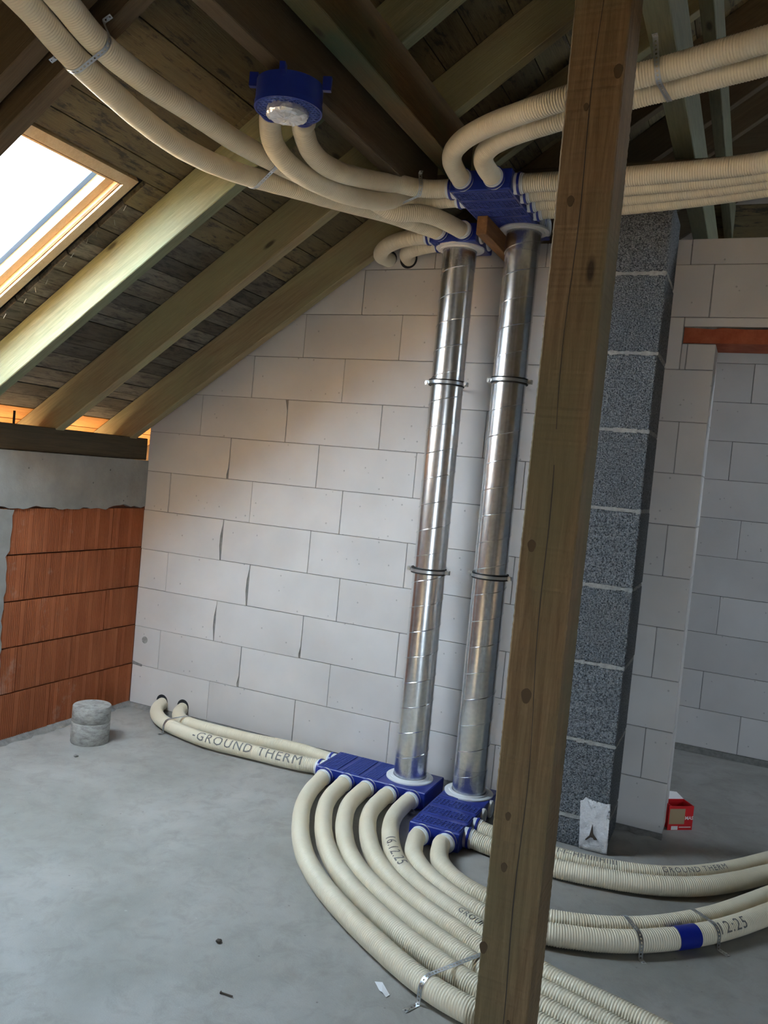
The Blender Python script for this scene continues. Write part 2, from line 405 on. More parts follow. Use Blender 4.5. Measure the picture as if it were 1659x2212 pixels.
# smeared patches and spots on single blocks
g = G().lathe((.085, -.0012, .425), (0, -1, 0), [(0, .022), (.0008, .019)], 20); g.part('filled_hole', M['core'], wall_back)
G().prism([(.005, .262), (.075, .256), (.08, .27), (.03, .278), (.004, .284)], lambda p, d: (p[0], d, p[1]), -.0015, .004).part('mortar_smear', M['mortar'], wall_back)
wf = G().box((1.6, 1.546, 0), (9.2, 1.74, 2.8)); wall_far = structure('wall_far', wf.v, wf.f, M['mortar'])
for r in range(12):
    z0 = .04 + .2435 * (r - 1) + (.0 if r else .2); z0 = .04 + .2435 * r; z1 = min(z0 + .2435, 2.8)
    x = 2.66 + [.34, .0, .40, .05, .33, .12, .45, .02, .3, .1, .4, .2][r] if r else 2.905
    while x < 4.6:
        block(wall_far, x, x + WB, z0, z1, 1.54, .02); x += WB
G().box((2.6, 1.533, 0), (4.8, 1.546, .038)).part('mortar_fillet', M['mortar'], wall_far)
# far and near gables, right knee wall
def gable(y0, y1, holes=()):
    top = lambda x: 1.90 + .70 * (x if x < RIDGE else 2 * RIDGE - x)
    g = G(); xs = sorted({-.25, 0.0, RIDGE, 9.2, 9.45} | {h[0] for h in holes} | {h[1] for h in holes})
    for a, b in zip(xs, xs[1:]):
        spans = [(0, None)]
        for h in sorted([h for h in holes if h[0] <= a + 1e-6 and h[1] >= b - 1e-6], key=lambda h: h[2]):
            spans[-1] = (spans[-1][0], h[2]); spans.append((h[3], None))
        for lo, hi in spans:
            poly = [(a, lo), (b, lo), (b, top(b) if hi is None else hi), (a, top(a) if hi is None else hi)]
            g.prism(poly, lambda p, d: (p[0], d, p[1]), y0, y1)
    return g
g = gable(3.1, 3.3); structure('wall_far_gable', g.v, g.f, M['plaster'])
g = gable(-6.7, -6.5, [(4.5, 4.92, .1, 1.9)]); structure('wall_near_gable', g.v, g.f, M['plaster'])  # the hole is an added opening that lets in fill light
g = G().box((9.2, -6.7, 0), (9.45, 3.3, 1.9)); structure('wall_right', g.v, g.f, M['plaster'])

# ------------------------------------------------------------------ ROOF
def RP(x, y, o):    # x measured on the rafter underside, o = height above it
    return Vector((x - o * S35, y, Z0R + x * T35 + o * C35))
def rbox(g, x0, x1, y0, y1, o0, o1):   # box in the roof plane; x are true x at the sheathing
    a, b = x0 + .18 * S35, x1 + .18 * S35
    v = [RP(a, y0, o0), RP(b, y0, o0), RP(b, y1, o0), RP(a, y1, o0), RP(a, y0, o1), RP(b, y0, o1), RP(b, y1, o1), RP(a, y1, o1)]
    return g.add(v, [(3,2,1,0),(4,5,6,7),(0,1,5,4),(1,2,6,5),(2,3,7,6),(3,0,4,7)])
SK = (-.13, 1.092, -2.245, -1.440)      # opening in the sheathing: x0 x1 y0 y1
mr = G()
for (a, b, c, d) in ((-.9, -.10, -6.9, 3.4), (1.07, RIDGE + .02, -6.9, 3.4), (-.10, 1.07, -6.9, -2.225), (-.10, 1.07, -1.495, 3.4)):
    rbox(mr, a, b, c, d, .212, .222)
def mirror(v): return [(2 * RIDGE - q[0], q[1], q[2]) for q in v]
W2 = (2.20, 2.80, .50, 1.15)   # right slope opening, added to light the far room (mirrored x)
m2 = G()
def pierced(g, o0, o1, xlo, xhi, ylo, yhi):      # slope sheet with the two openings W2 and W3 left out
    for (a, b, c, d) in ((xlo, W2[0], ylo, yhi), (W2[1], xhi, ylo, yhi), (W2[0], W2[1], ylo, W2[2]), (W2[0], W2[1], W2[3], yhi)):
        rbox(g, a, b, c, d, o0, o1)
pierced(m2, .19, .222, -.9, RIDGE + .02, -6.9, 3.4)
ceiling = structure('ceiling', mr.v + mirror(m2.v), mr.f + [tuple(reversed([i + len(mr.v) for i in q])) for q in m2.f], M['membrane'])
joints = [-.86, -.73, -.60, -.49, -.38, -.27, -.18, -.09, -.012, .036, .105, .206, .283, .332, .428, .48, .555, .624, .706, .783, .86, .985, 1.095, 1.165, 1.25, 1.42, 1.515, 1.66, 1.78, 1.89, 1.975, 2.05, 2.18, 2.325]
while joints[-1] < RIDGE - .12: joints.append(joints[-1] + rnd.choice([.10, .12, .13, .15]))
joints[-1] = RIDGE
XR = {'cache': {}}
def board(x0, x1, y0, y1):
    w = (x1 - x0) / C35 - .003; L = y1 - y0 - .003
    key = (round(w, 4), round(L, 3))
    m = M['fresh_board'] if x1 < -.125 else (M['old_board'] if x1 < 1.0 and y1 > -1.5 else M['board'])
    key = key + (m.name,)
    if key not in XR['cache']: XR['cache'][key] = bevelled_box('board', (L, w, .024), m, .0015)
    o = inst('board', XR['cache'][key], ceiling, RP(x0 + .18 * S35, y0, .18 + rnd.uniform(0, .004)))
    # local x -> +y, local y -> up the slope, local z -> outwards
    X = Vector((0, 1, 0)); Z = Vector((-S35, 0, C35)); Y = Z.cross(X)
    if Y.x < 0: # keep right-handed with y up-slope: flip x
        X = -X; Y = Z.cross(X); o.location += Vector((0, L, 0))
    mt = Matrix((X, Y, Z)).transposed(); o.rotation_euler = mt.to_euler()
    return o
rr = random.Random(21)
for x0, x1 in zip(joints, joints[1:]):
    if x1 <= SK[1] + .02 and x0 > SK[0] - .08:
        board(x0, x1, -6.5, SK[2] - .02)
        segs = [SK[3] + rr.uniform(-.004, .004), 3.1]
    else: segs = [-6.5, 3.1]
    cuts = [segs[0]]
    if x0 > 1.0:
        cuts.append(rr.choice([-3.0, -4.3, -1.35 if rr.random() < .3 else -3.6]))
    c2 = rr.choice([-.165, .98, .38]) if x0 > -.1 else .38
    cuts.append(c2); cuts.append(segs[1])
    for a, b in zip(cuts, cuts[1:]): board(x0, x1, a, b)
G2 = G()
pierced(G2, .17, .19, -.9, RIDGE, -6.5, 3.1)
part('sheathing', mirror(G2.v), [tuple(reversed(q)) for q in G2.f], M['board'], ceiling)
g = G(); rbox(g, -.93, -.90, -6.9, 3.4, .02, .24); g.part('fascia', M['fresh_board'], ceiling)

def beam(name, label, cat, p0, X, Z, L, w, h, m, group=None, r=.003, seg=0):
    """timber: local x along, y across (w), z up (h); p0 = bottom corner"""
    X = Vector(X).normalized(); Z = Vector(Z).normalized(); Y = Z.cross(X)
    me = bevelled_box(name, (L, w, h), m, r)
    o = link(bpy.data.objects.new(name, me), None, p0); o.rotation_euler = Matrix((X, Y, Z)).transposed().to_euler()
    if label: tag(o, label, cat, group)
    return o
UP = Vector((C35, 0, S35)); NR = Vector((-S35, 0, C35))
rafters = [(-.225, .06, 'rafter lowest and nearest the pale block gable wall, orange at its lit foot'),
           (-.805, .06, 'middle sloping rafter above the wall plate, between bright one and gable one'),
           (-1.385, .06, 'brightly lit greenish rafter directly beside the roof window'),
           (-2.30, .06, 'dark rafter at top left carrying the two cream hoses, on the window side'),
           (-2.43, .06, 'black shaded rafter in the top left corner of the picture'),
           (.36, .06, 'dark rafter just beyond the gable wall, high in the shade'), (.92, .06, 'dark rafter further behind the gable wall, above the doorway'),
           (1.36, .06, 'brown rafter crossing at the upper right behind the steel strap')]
g = G()
for y in (-5.65, -5.0, -4.35, -3.7, -3.05, 1.95, 2.55): rbox(g, -.8, RIDGE, y, y + .06, 0, .178)
g.part('rafters_out_of_view', M['purlin'], ceiling)['kind'] = 'stuff'
for y, w, lab in rafters:
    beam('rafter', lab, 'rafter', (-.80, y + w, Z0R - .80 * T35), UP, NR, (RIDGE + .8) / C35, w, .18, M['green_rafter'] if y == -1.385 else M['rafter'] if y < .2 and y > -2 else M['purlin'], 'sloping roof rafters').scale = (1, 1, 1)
g = G(); x0r = RIDGE
for y in (-5.6, -4.8, -4.1, -2.85, -2.0, -1.2, -.5, .2, 1.5, 2.4):
    gg = G(); rbox(gg, -.8, RIDGE, y, y + .06, 0, .17)
    g.add(mirror(gg.v), [tuple(reversed(q)) for q in gg.f])
g.part('rafters_of_the_other_slope', M['purlin'], ceiling).__setitem__('kind', 'stuff')
# purlins, tie, plate
beam('purlin', 'light-bottomed horizontal purlin under the rafters, the round blue box fixed below it', 'beam', (1.945, -6.4, 2.832), (0, 1, 0), (0, 0, 1), 5.92, .063, .19, M['purlin'])
beam('purlin', 'green-stained horizontal purlin higher up, right of the blue round box', 'beam', (2.106, -6.4, 2.952), (0, 1, 0), (0, 0, 1), 5.92, .096, .19, M['green_purlin'])
beam('purlin', 'grey-green horizontal purlin at upper right, crossed by the upper pair of hoses', 'beam', (3.064, -6.4, 3.0), (0, 1, 0), (0, 0, 1), 8.6, .079, .22, M['grey_wood'])
beam('purlin', 'narrow grey plank hanging beside the upper right purlin, above the hoses', 'beam', (3.13, -1.2, 3.30), (0, 1, 0), (0, 0, 1), 3.2, .05, .2, M['grey_wood'])
beam('tie_beam', 'dark horizontal tie beam running behind the upper blue manifold', 'beam', (1.86, -.44, 2.876), (1, 0, 0), (0, 0, 1), 3.2, .05, .124, M['purlin'])
beam('tie_beam', 'olive crossbeam in the dark beyond the wall top at far right', 'beam', (2.9, 1.72, 3.26), (1, 0, 0), (0, 0, 1), 4.0, .1, .26, M['board'])
beam('timber_block', 'short brown timber between the two overhead blue manifolds at the gable wall', 'timber', (2.215, -.50, 2.70), (0, 1, 0), (0, 0, 1), .48, .05, .083, M['old_beam'])
wp = thing('wall_plate', 'dark squared timber wall plate lying on the concrete ring beam', 'timber', (-.012, -6.4, 1.535))
me = bevelled_box('timber', (6.40, .135, .133), M['plate'], .004)
o = inst('timber', me, wp, (-.012, -6.4, 1.535)); o.rotation_euler = (0, 0, math.pi / 2)
g = G().box((-.0125, -6.4, 1.612), (-.011, -.005, 1.6135)); g.part('drying_crack', M['rust'], wp)
G().cyl((-.07, -.97, 1.66), (0, 0, 1), .075, .006, 10).part('anchor_bolt', M['rust'], wp)

# ------------------------------------------------------------------ ROOF WINDOW
g = G(); y0, y1, xa, xb = -2.24, -1.480, -.12, 1.085
rbox(g, xa, xb, y1 - .045, y1, .180, .30); rbox(g, xa, xb, y0, y0 + .045, .180, .30); rbox(g, xb - .036, xb, y0, y1, .180, .30); rbox(g, xa, xa + .04, y0, y1, .180, .30)
window_1 = structure('window_1', g.v, g.f, M['pine'], RP(.4, -1.85, .2))
g = G(); rbox(g, xb - .042, xb - .036, y0 + .045, y1 - .045, .186, .196); rbox(g, xa, xb, y1 - .0455, y1 - .050, .19, .20); g.part('groove_strip', M['old_beam'], window_1)
g = G(); a, b = xa + .042, xb - .040
rbox(g, a, b, y1 - .087, y1 - .048, .222, .30); rbox(g, a, b, y0 + .048, y0 + .087, .222, .30); rbox(g, b - .026, b, y0 + .048, y1 - .048, .222, .30); rbox(g, a, a + .07, y0 + .048, y1 - .048, .222, .30)
sash = g.part('sash', M['pine'], window_1)
g = G(); rbox(g, a + .07, b - .026, y1 - .114, y1 - .088, .262, .284); rbox(g, a + .07, b - .026, y0 + .088, y0 + .114, .262, .284); g.part('glazing_seal', M['seal'], sash)
g = G(); rbox(g, a + .07, b - .026, y0 + .088, y1 - .088, .286, .291); g.part('pane', M['glass'], sash)
# nails through the sheathing edge beside the window
for i in range(11):
    x = .30 + i * .07 + rnd.uniform(-.02, .02); y = -1.425 + rnd.uniform(-.01, .012); p = RP(x + .18 * S35, y, .18)
    G().tube([p, p + Vector((rnd.uniform(-.01, .01), rnd.uniform(-.015, .0), -.022))], .0013, 6).part('nail', M['strap'], ceiling)

# ------------------------------------------------------------------ POST
bm = bmesh.new(); bmesh.ops.create_cube(bm, size=1.0)
for v in bm.verts: v.co = Vector(((v.co.x + .5) * 3.0, (v.co.y + .5) * .14, (v.co.z + .5) * .16))
le = [e for e in bm.edges if abs(e.verts[0].co.x - e.verts[1].co.x) > 1]
bmesh.ops.subdivide_edges(bm, edges=le, cuts=420)
bmesh.ops.bevel(bm, geom=[e for e in bm.edges if abs(e.verts[0].co.x - e.verts[1].co.x) > .001 and all(min(v.co.y, .14 - v.co.y) < 1e-4 and min(v.co.z, .16 - v.co.z) < 1e-4 for v in e.verts)], offset=.004, segments=1, affect='EDGES')
rr = random.Random(2); jag = {}
for v in bm.verts:
    k = round(v.co.x * 141); a, b = jag.setdefault(k, (rr.uniform(-.0007, .0007), rr.uniform(-.0007, .0007)))
    v.co.y += a + .0012 * math.sin(v.co.x * 4); v.co.z += b
me = bpy.data.meshes.new('wooden_post'); bm.to_mesh(me); bm.free(); me.materials.append(M['post'])
post = link(bpy.data.objects.new('wooden_post', me), None, (2.896, -1.84, 0)); post.rotation_euler = Matrix(((0, 0, 1), (1, 0, 0), (0, -1, 0))).transposed().to_euler()
X = Vector((0, 0, 1)); Y = Vector((1, 0, 0)); Z = X.cross(Y)   # local y -> +x, local z -> toward +y
post.rotation_euler = Matrix((X, Y, Z)).transposed().to_euler(); post.location = (2.896, -2.0, 0)
tag(post, 'rough sawn wooden post standing in front, from floor to roof', 'post')
WL[post.name] = Vector((0, 0, 0))
def post_part(name, g, m, label=None):
    o = g.part(name, m, None); o.parent = post; o.matrix_parent_inverse = Matrix.LocRotScale(post.location, post.rotation_euler, None).inverted()
    if label: o['label'] = label
# long drying crack on the front face, knots
rr = random.Random(9); z = .0; g = G()
xc = lambda z: 2.966 + .010 * math.sin(z * 2.1 + .5) + .004 * math.sin(z * 9)
zz = [.15 + i * .03 for i in range(94)]
for a, b in zip(zz, zz[1:]):
    if 1.62 < a < 1.72:
        if len(g.v): gA = g; g = G()
        continue
    wa = .0006 + .0007 * math.sin(a * 3.3) ** 2; wb = .0006 + .0007 * math.sin(b * 3.3) ** 2
    g.add([(xc(a) - wa, -2.0022, a), (xc(a) + wa, -2.0022, a), (xc(b) + wb, -2.0022, b), (xc(b) - wb, -2.0022, b), (xc(a), -1.99, a), (xc(b), -1.99, b)], [(0, 1, 2, 3), (0, 3, 5, 4), (1, 4, 5, 2)])
post_part('drying_crack', gA, M['rust']); post_part('drying_crack', g, M['rust'])
M['knot'] = NT('knot_wood').fin((.080, .050, .022), .8)
for x, z, r in ((2.935, 2.31, .011), (2.925, 1.44, .013), (2.950, 1.055, .016), (2.935, .735, .009), (2.938, .60, .010), (2.905, .375, .013), (2.95, 2.54, .008), (3.02, 2.62, .014), (2.99, .20, .006)):
    g = G().prism([(x + r * math.cos(q) * (.8 + .1 * math.sin(3 * q)), z + r * 1.25 * math.sin(q)) for q in [i * math.pi / 8 for i in range(16)]], lambda p, d: (p[0], d, p[1]), -2.0021, -1.995)
    post_part('knot', g, M['knot'])

# ------------------------------------------------------------------ CHIMNEY
ch = thing('chimney', 'grey chimney shaft of coarse lightweight blocks standing against the gable wall', 'chimney', (2.80, -.17, 0))
zj = [0, .134, .481, .833, 1.181, 1.527, 1.875, 2.212, 2.557, 2.872]
G().box((2.616, -.333, 0), (2.984, -.012, 2.872)).part('mortar_joint', M['light_mortar'], ch)
for a, b in zip(zj, zj[1:]):
    me = bevelled_box('block', (.378, .333, b - a - .013), M['aggregate'], .004); dx = rnd.uniform(-.002, .002)
    inst('block', me, ch, (2.610 + dx, -.342, a + (.006 if a else .0)))
g = G(); rr = random.Random(4)      # squeezed mortar along the joints
for z in zj[1:-1]:
    n = 22
    for i in range(n):
        xa, xb = 2.612 + .375 * i / n, 2.612 + .375 * (i + 1) / n; h = rr.uniform(.006, .012); d = rr.uniform(.001, .004)
        g.box((xa, -.342 - d, z - h), (xb, -.335, z + h * .8))
    for i in range(8):
        ya, yb = -.342 + .3 * i / 8, -.342 + .3 * (i + 1) / 8; h = rr.uniform(.005, .010)
        g.box((2.98, ya, z - h), (2.990, yb, z + h))
g.part('joint_mortar', M['light_mortar'], ch)['kind'] = 'stuff'
# torn fleece
rr = random.Random(8)
out = [(2.877, 0.0), (3.000, -.0), (2.999, .05), (2.993, .12), (2.996, .155), (2.984, .165), (2.990, .195), (2.994, .228), (2.975, .222), (2.950, .224), (2.925, .215), (2.912, .186), (2.904, .196), (2.895, .225), (2.884, .232), (2.873, .215), (2.862, .212), (2.868, .17), (2.871, .10)]
bm = bmesh.new(); vs = [bm.verts.new((x, -.352, z + .003)) for x, z in out]; f = bm.faces.new(vs)
bmesh.ops.triangulate(bm, faces=[f])
for _ in range(4): bmesh.ops.subdivide_edges(bm, edges=[e for e in bm.edges if e.calc_length() > .012], cuts=1, use_grid_fill=False); bmesh.ops.triangulate(bm, faces=bm.faces[:])
from mathutils import noise as mnoise
tri = [(2.925, .120), (2.915, .07), (2.905, .052), (2.922, .075), (2.934, .068), (2.948, .060), (2.934, .085)]
def inside(p, poly):
    c = False
    for i in range(len(poly)):
        a, b = poly[i], poly[i - 1]
        if (a[1] > p[1]) != (b[1] > p[1]) and p[0] < (b[0] - a[0]) * (p[1] - a[1]) / (b[1] - a[1]) + a[0]: c = not c
    return c
for v in bm.verts: v.co.y += -.007 * mnoise.noise(Vector((v.co.x * 28, 3.1, v.co.z * 28))) - .004 * mnoise.noise(Vector((v.co.x * 80, 1, v.co.z * 80)))
r = bmesh.ops.extrude_face_region(bm, geom=bm.faces[:]); bmesh.ops.translate(bm, vec=(0, .0015, 0), verts=[q for q in r['geom'] if isinstance(q, bmesh.types.BMVert)])
bmesh.ops.recalc_face_normals(bm, faces=bm.faces[:])
me = bpy.data.meshes.new('fleece_scrap'); bm.to_mesh(me); bm.free(); me.materials.append(M['fleece']); me.polygons.foreach_set('use_smooth', [True] * len(me.polygons))
fl = link(bpy.data.objects.new('fleece_scrap', me)); tag(fl, 'torn white fleece scrap stuck to the foot of the grey chimney', 'fleece')
G().prism([(2.9262, .122), (2.918, .072), (2.902, .050), (2.906, .048), (2.924, .066), (2.934, .066), (2.940, .058), (2.952, .060), (2.942, .071), (2.934, .082)], lambda p, d: (p[0], d, p[1]), -.3605, -.350).part('tear', M['rust'], fl, label='dark tear shaped like a letter A')

# ------------------------------------------------------------------ DUCTS
def duct(label, x, y, z0, z1, ph):
    d = thing('spiral_duct', label, 'duct', (x, y, z0), 'galvanised riser ducts')
    o = G().lathe((x, y, z0), (0, 0, 1), [(0, .080), (z1 - z0, .080)], 64).part('pipe', M['steel'], d); auto_smooth(o)
    n = int((z1 - z0) / .128 * 40); pts = []
    for i in range(n + 1):
        a = 2 * math.pi * i / 40 + ph; z = z0 + .02 + (z1 - z0 - .04) * i / n
        pts.append((x + .0807 * math.cos(a), y + .0807 * math.sin(a), z))
    auto_smooth(G().tube(pts, .0024, 6).part('spiral_seam', M['steel'], d))
    for a, b in ((z0, z0 + .12), (z1 - .10, z1)):
        G().lathe((x, y, a), (0, 0, 1), [(0, .0835), ((b - a), .0835)], 48).part('clear_film_wrap', M['film'], d)
        me = d.children[-1].data if d.children else None
    return d
z_low = .085
duct('tall galvanised spiral duct, left one of the pair, farther from the wooden post', 2.003, -.245, .095, 2.705, 0.3)
duct('tall galvanised spiral duct, right one of the pair, next to the wooden post', 2.316, -.25, .095, 2.78, 1.4)
for (x, z, lab) in ((2.000, 2.055, 'upper steel pipe clamp on the left spiral duct'), (2.000, 1.131, 'lower steel pipe clamp on the left spiral duct'), (2.316, 2.079, 'upper steel pipe clamp on the right spiral duct'), (2.316, 1.147, 'lower steel pipe clamp on the right spiral duct')):
    y = -.247; c = thing('pipe_clamp', lab, 'clamp', (x, y, z), 'duct clamps')
    G().lathe((x, y, z - .014), (0, 0, 1), [(0, .0815), (0, .088), (.028, .088), (.028, .0815)], 48, True).part('rubber_lining', M['rubber'], c)
    auto_smooth(G().lathe((x, y, z - .007), (0, 0, 1), [(0, .087), (0, .0902), (.014, .0902), (.014, .087)], 48, True).part('band', M['strap'], c))
    for s in (-1, 1):
        lug = G().box((x + s * .089 - (.020 if s < 0 else 0), y - .012, z - .010), (x + s * .089 + (0 if s < 0 else .020), y + .012, z + .010)).part('lug', M['strap'], c)
        G().cyl((x + s * .100, y - .020, z), (0, 1, 0), .040, .0045, 10).cyl((x + s * .100, y - .022, z), (0, 1, 0), .006, .0085, 6).part('bolt', M['strap'], lug)
    G().cyl((x, y + .086, z), (0, 1, 0), .161, .0045, 10).part('threaded_rod', M['strap'], c)

# ------------------------------------------------------------------ MANIFOLDS
def sleeve(m, p, d, capped=False):
    p = Vector(p); d = Vector(d)
    if capped:
        auto_smooth(G().lathe(p, d, [(-.004, .041), (.006, .041), (.010, .038), (.010, .030), (.006, .028)], 32).part('port_cap', M['white'], m))
        return
    sv = auto_smooth(G().lathe(p, d, [(-.004, .0425), (.030, .0425), (.031, .040), (.038, .040)], 32).part('port_sleeve', M['white'], m, label='white sleeve'))
    auto_smooth(G().lathe(p, d, [(.014, .043), (.014, .0465), (.024, .0465), (.024, .043)], 32, True).part('locking_ring', M['blue_ring'], sv))
def lattice(g, x0, x1, y0, y1, z, nx, ny, t, w=.0022, ax=None):
    lo, hi = (z, z + t) if t > 0 else (z + t, z)
    for i in range(nx + 1):
        x = x0 + (x1 - x0) * i / nx; g.box((x - w / 2, y0, lo), (x + w / 2, y1, hi))
    for j in range(ny + 1):
        y = y0 + (y1 - y0) * j / ny; g.box((x0, y - w / 2, lo), (x1, y + w / 2, hi))
def manifold(label, x0, x1, y0, y1, z0, z1, zones, face, duct_c, cells):
    m = thing('air_manifold', label, 'manifold', ((x0 + x1) / 2, (y0 + y1) / 2, z0), 'blue air distribution boxes')
    me = bevelled_box('box', (x1 - x0, y1 - y0, z1 - z0), M['blue'], .004); inst('box', me, m, (x0, y0, z0))
    z = z1 if face > 0 else z0
    for q in zones:
        g = G(); lattice(g, *q, z, cells[0], cells[1], .004 * face, .003); g.part('grille', M['dusty_blue'], m)
    auto_smooth(G().lathe((duct_c[0], duct_c[1], z), (0, 0, face), [(-.002, .118), (.006, .118), (.008, .115), (.008, .098), (.014, .096), (.014, .0845), (-.002, .0845)], 48, True).part('collar', M['white'], m, label='round white collar'))
    # small corner feet and clips along the long edges
    for cx, cy in ((x0 + .02, y0 - .002), (x1 - .02, y0 - .002)): G().box((cx - .012, cy, z0 + .004), (cx + .012, cy + .006, z0 + .022)).part('clip', M['blue'], m)
    return m
m1 = manifold('long blue manifold on the floor along the gable wall, under the left duct', 1.555, 2.148, -.40, -.135, .002, .086,
              [(1.575, 1.665, -.385, -.15), (1.695, 1.785, -.385, -.15), (1.812, 1.885, -.385, -.15)], 1, (2.003, -.245), (6, 20))
for x in (1.61, 1.73, 1.85, 1.97, 2.085): sleeve(m1, (x, -.40, .045), (0, -1, 0))
for y in (-.315, -.190): sleeve(m1, (1.555, y, .045), (-1, 0, 0))
m2 = manifold('blue floor manifold with two front hoses, under the right duct, by the post', 2.203, 2.437, -.735, -.135, .002, .086,
              [(2.215, 2.425, -.715, -.640), (2.215, 2.425, -.600, -.525), (2.215, 2.425, -.485, -.405), (2.215, 2.3, -.370, -.36)], 1, (2.316, -.25), (12, 4))
for x in (2.265, 2.385): sleeve(m2, (x, -.735, .045), (0, -1, 0))
for y in (-.65, -.53): sleeve(m2, (2.437, y, .045), (1, 0, 0))
for y in (-.40, -.28): sleeve(m2, (2.437, y, .045), (1, 0, 0), True)
m3 = manifold('large blue overhead manifold above the right duct, with eight hoses plugged in', 2.135, 2.400, -.80, -.08, 2.787, 2.872,
              [(2.150, 2.385, -.78, -.70), (2.150, 2.385, -.67, -.59), (2.150, 2.385, -.56, -.48), (2.150, 2.385, -.45, -.385)], -1, (2.316, -.25), (12, 4))
for x in (2.195, 2.33): sleeve(m3, (x, -.80, 2.829), (0, -1, 0))
for y in (-.72, -.60): sleeve(m3, (2.135, y, 2.829), (-1, 0, 0))
for y in (-.735, -.625, -.51, -.395): sleeve(m3, (2.400, y, 2.829), (1, 0, 0))
for y in (-.27, -.15): sleeve(m3, (2.400, y, 2.829), (1, 0, 0), True)
m4 = manifold('small blue manifold overhead on top of the left duct, close to the gable wall', 1.885, 2.122, -.365, -.11, 2.712, 2.797,
              [(1.897, 1.930, -.355, -.30)], -1, (2.003, -.245), (2, 3))
for x in (1.935, 2.060): sleeve(m4, (x, -.365, 2.757), (0, -1, 0))
for y in (-.32, -.19): sleeve(m4, (1.885, y, 2.757), (-1, 0, 0))
for y in (-.30, -.18): sleeve(m4, (2.122, y, 2.757), (1, 0, 0), True)

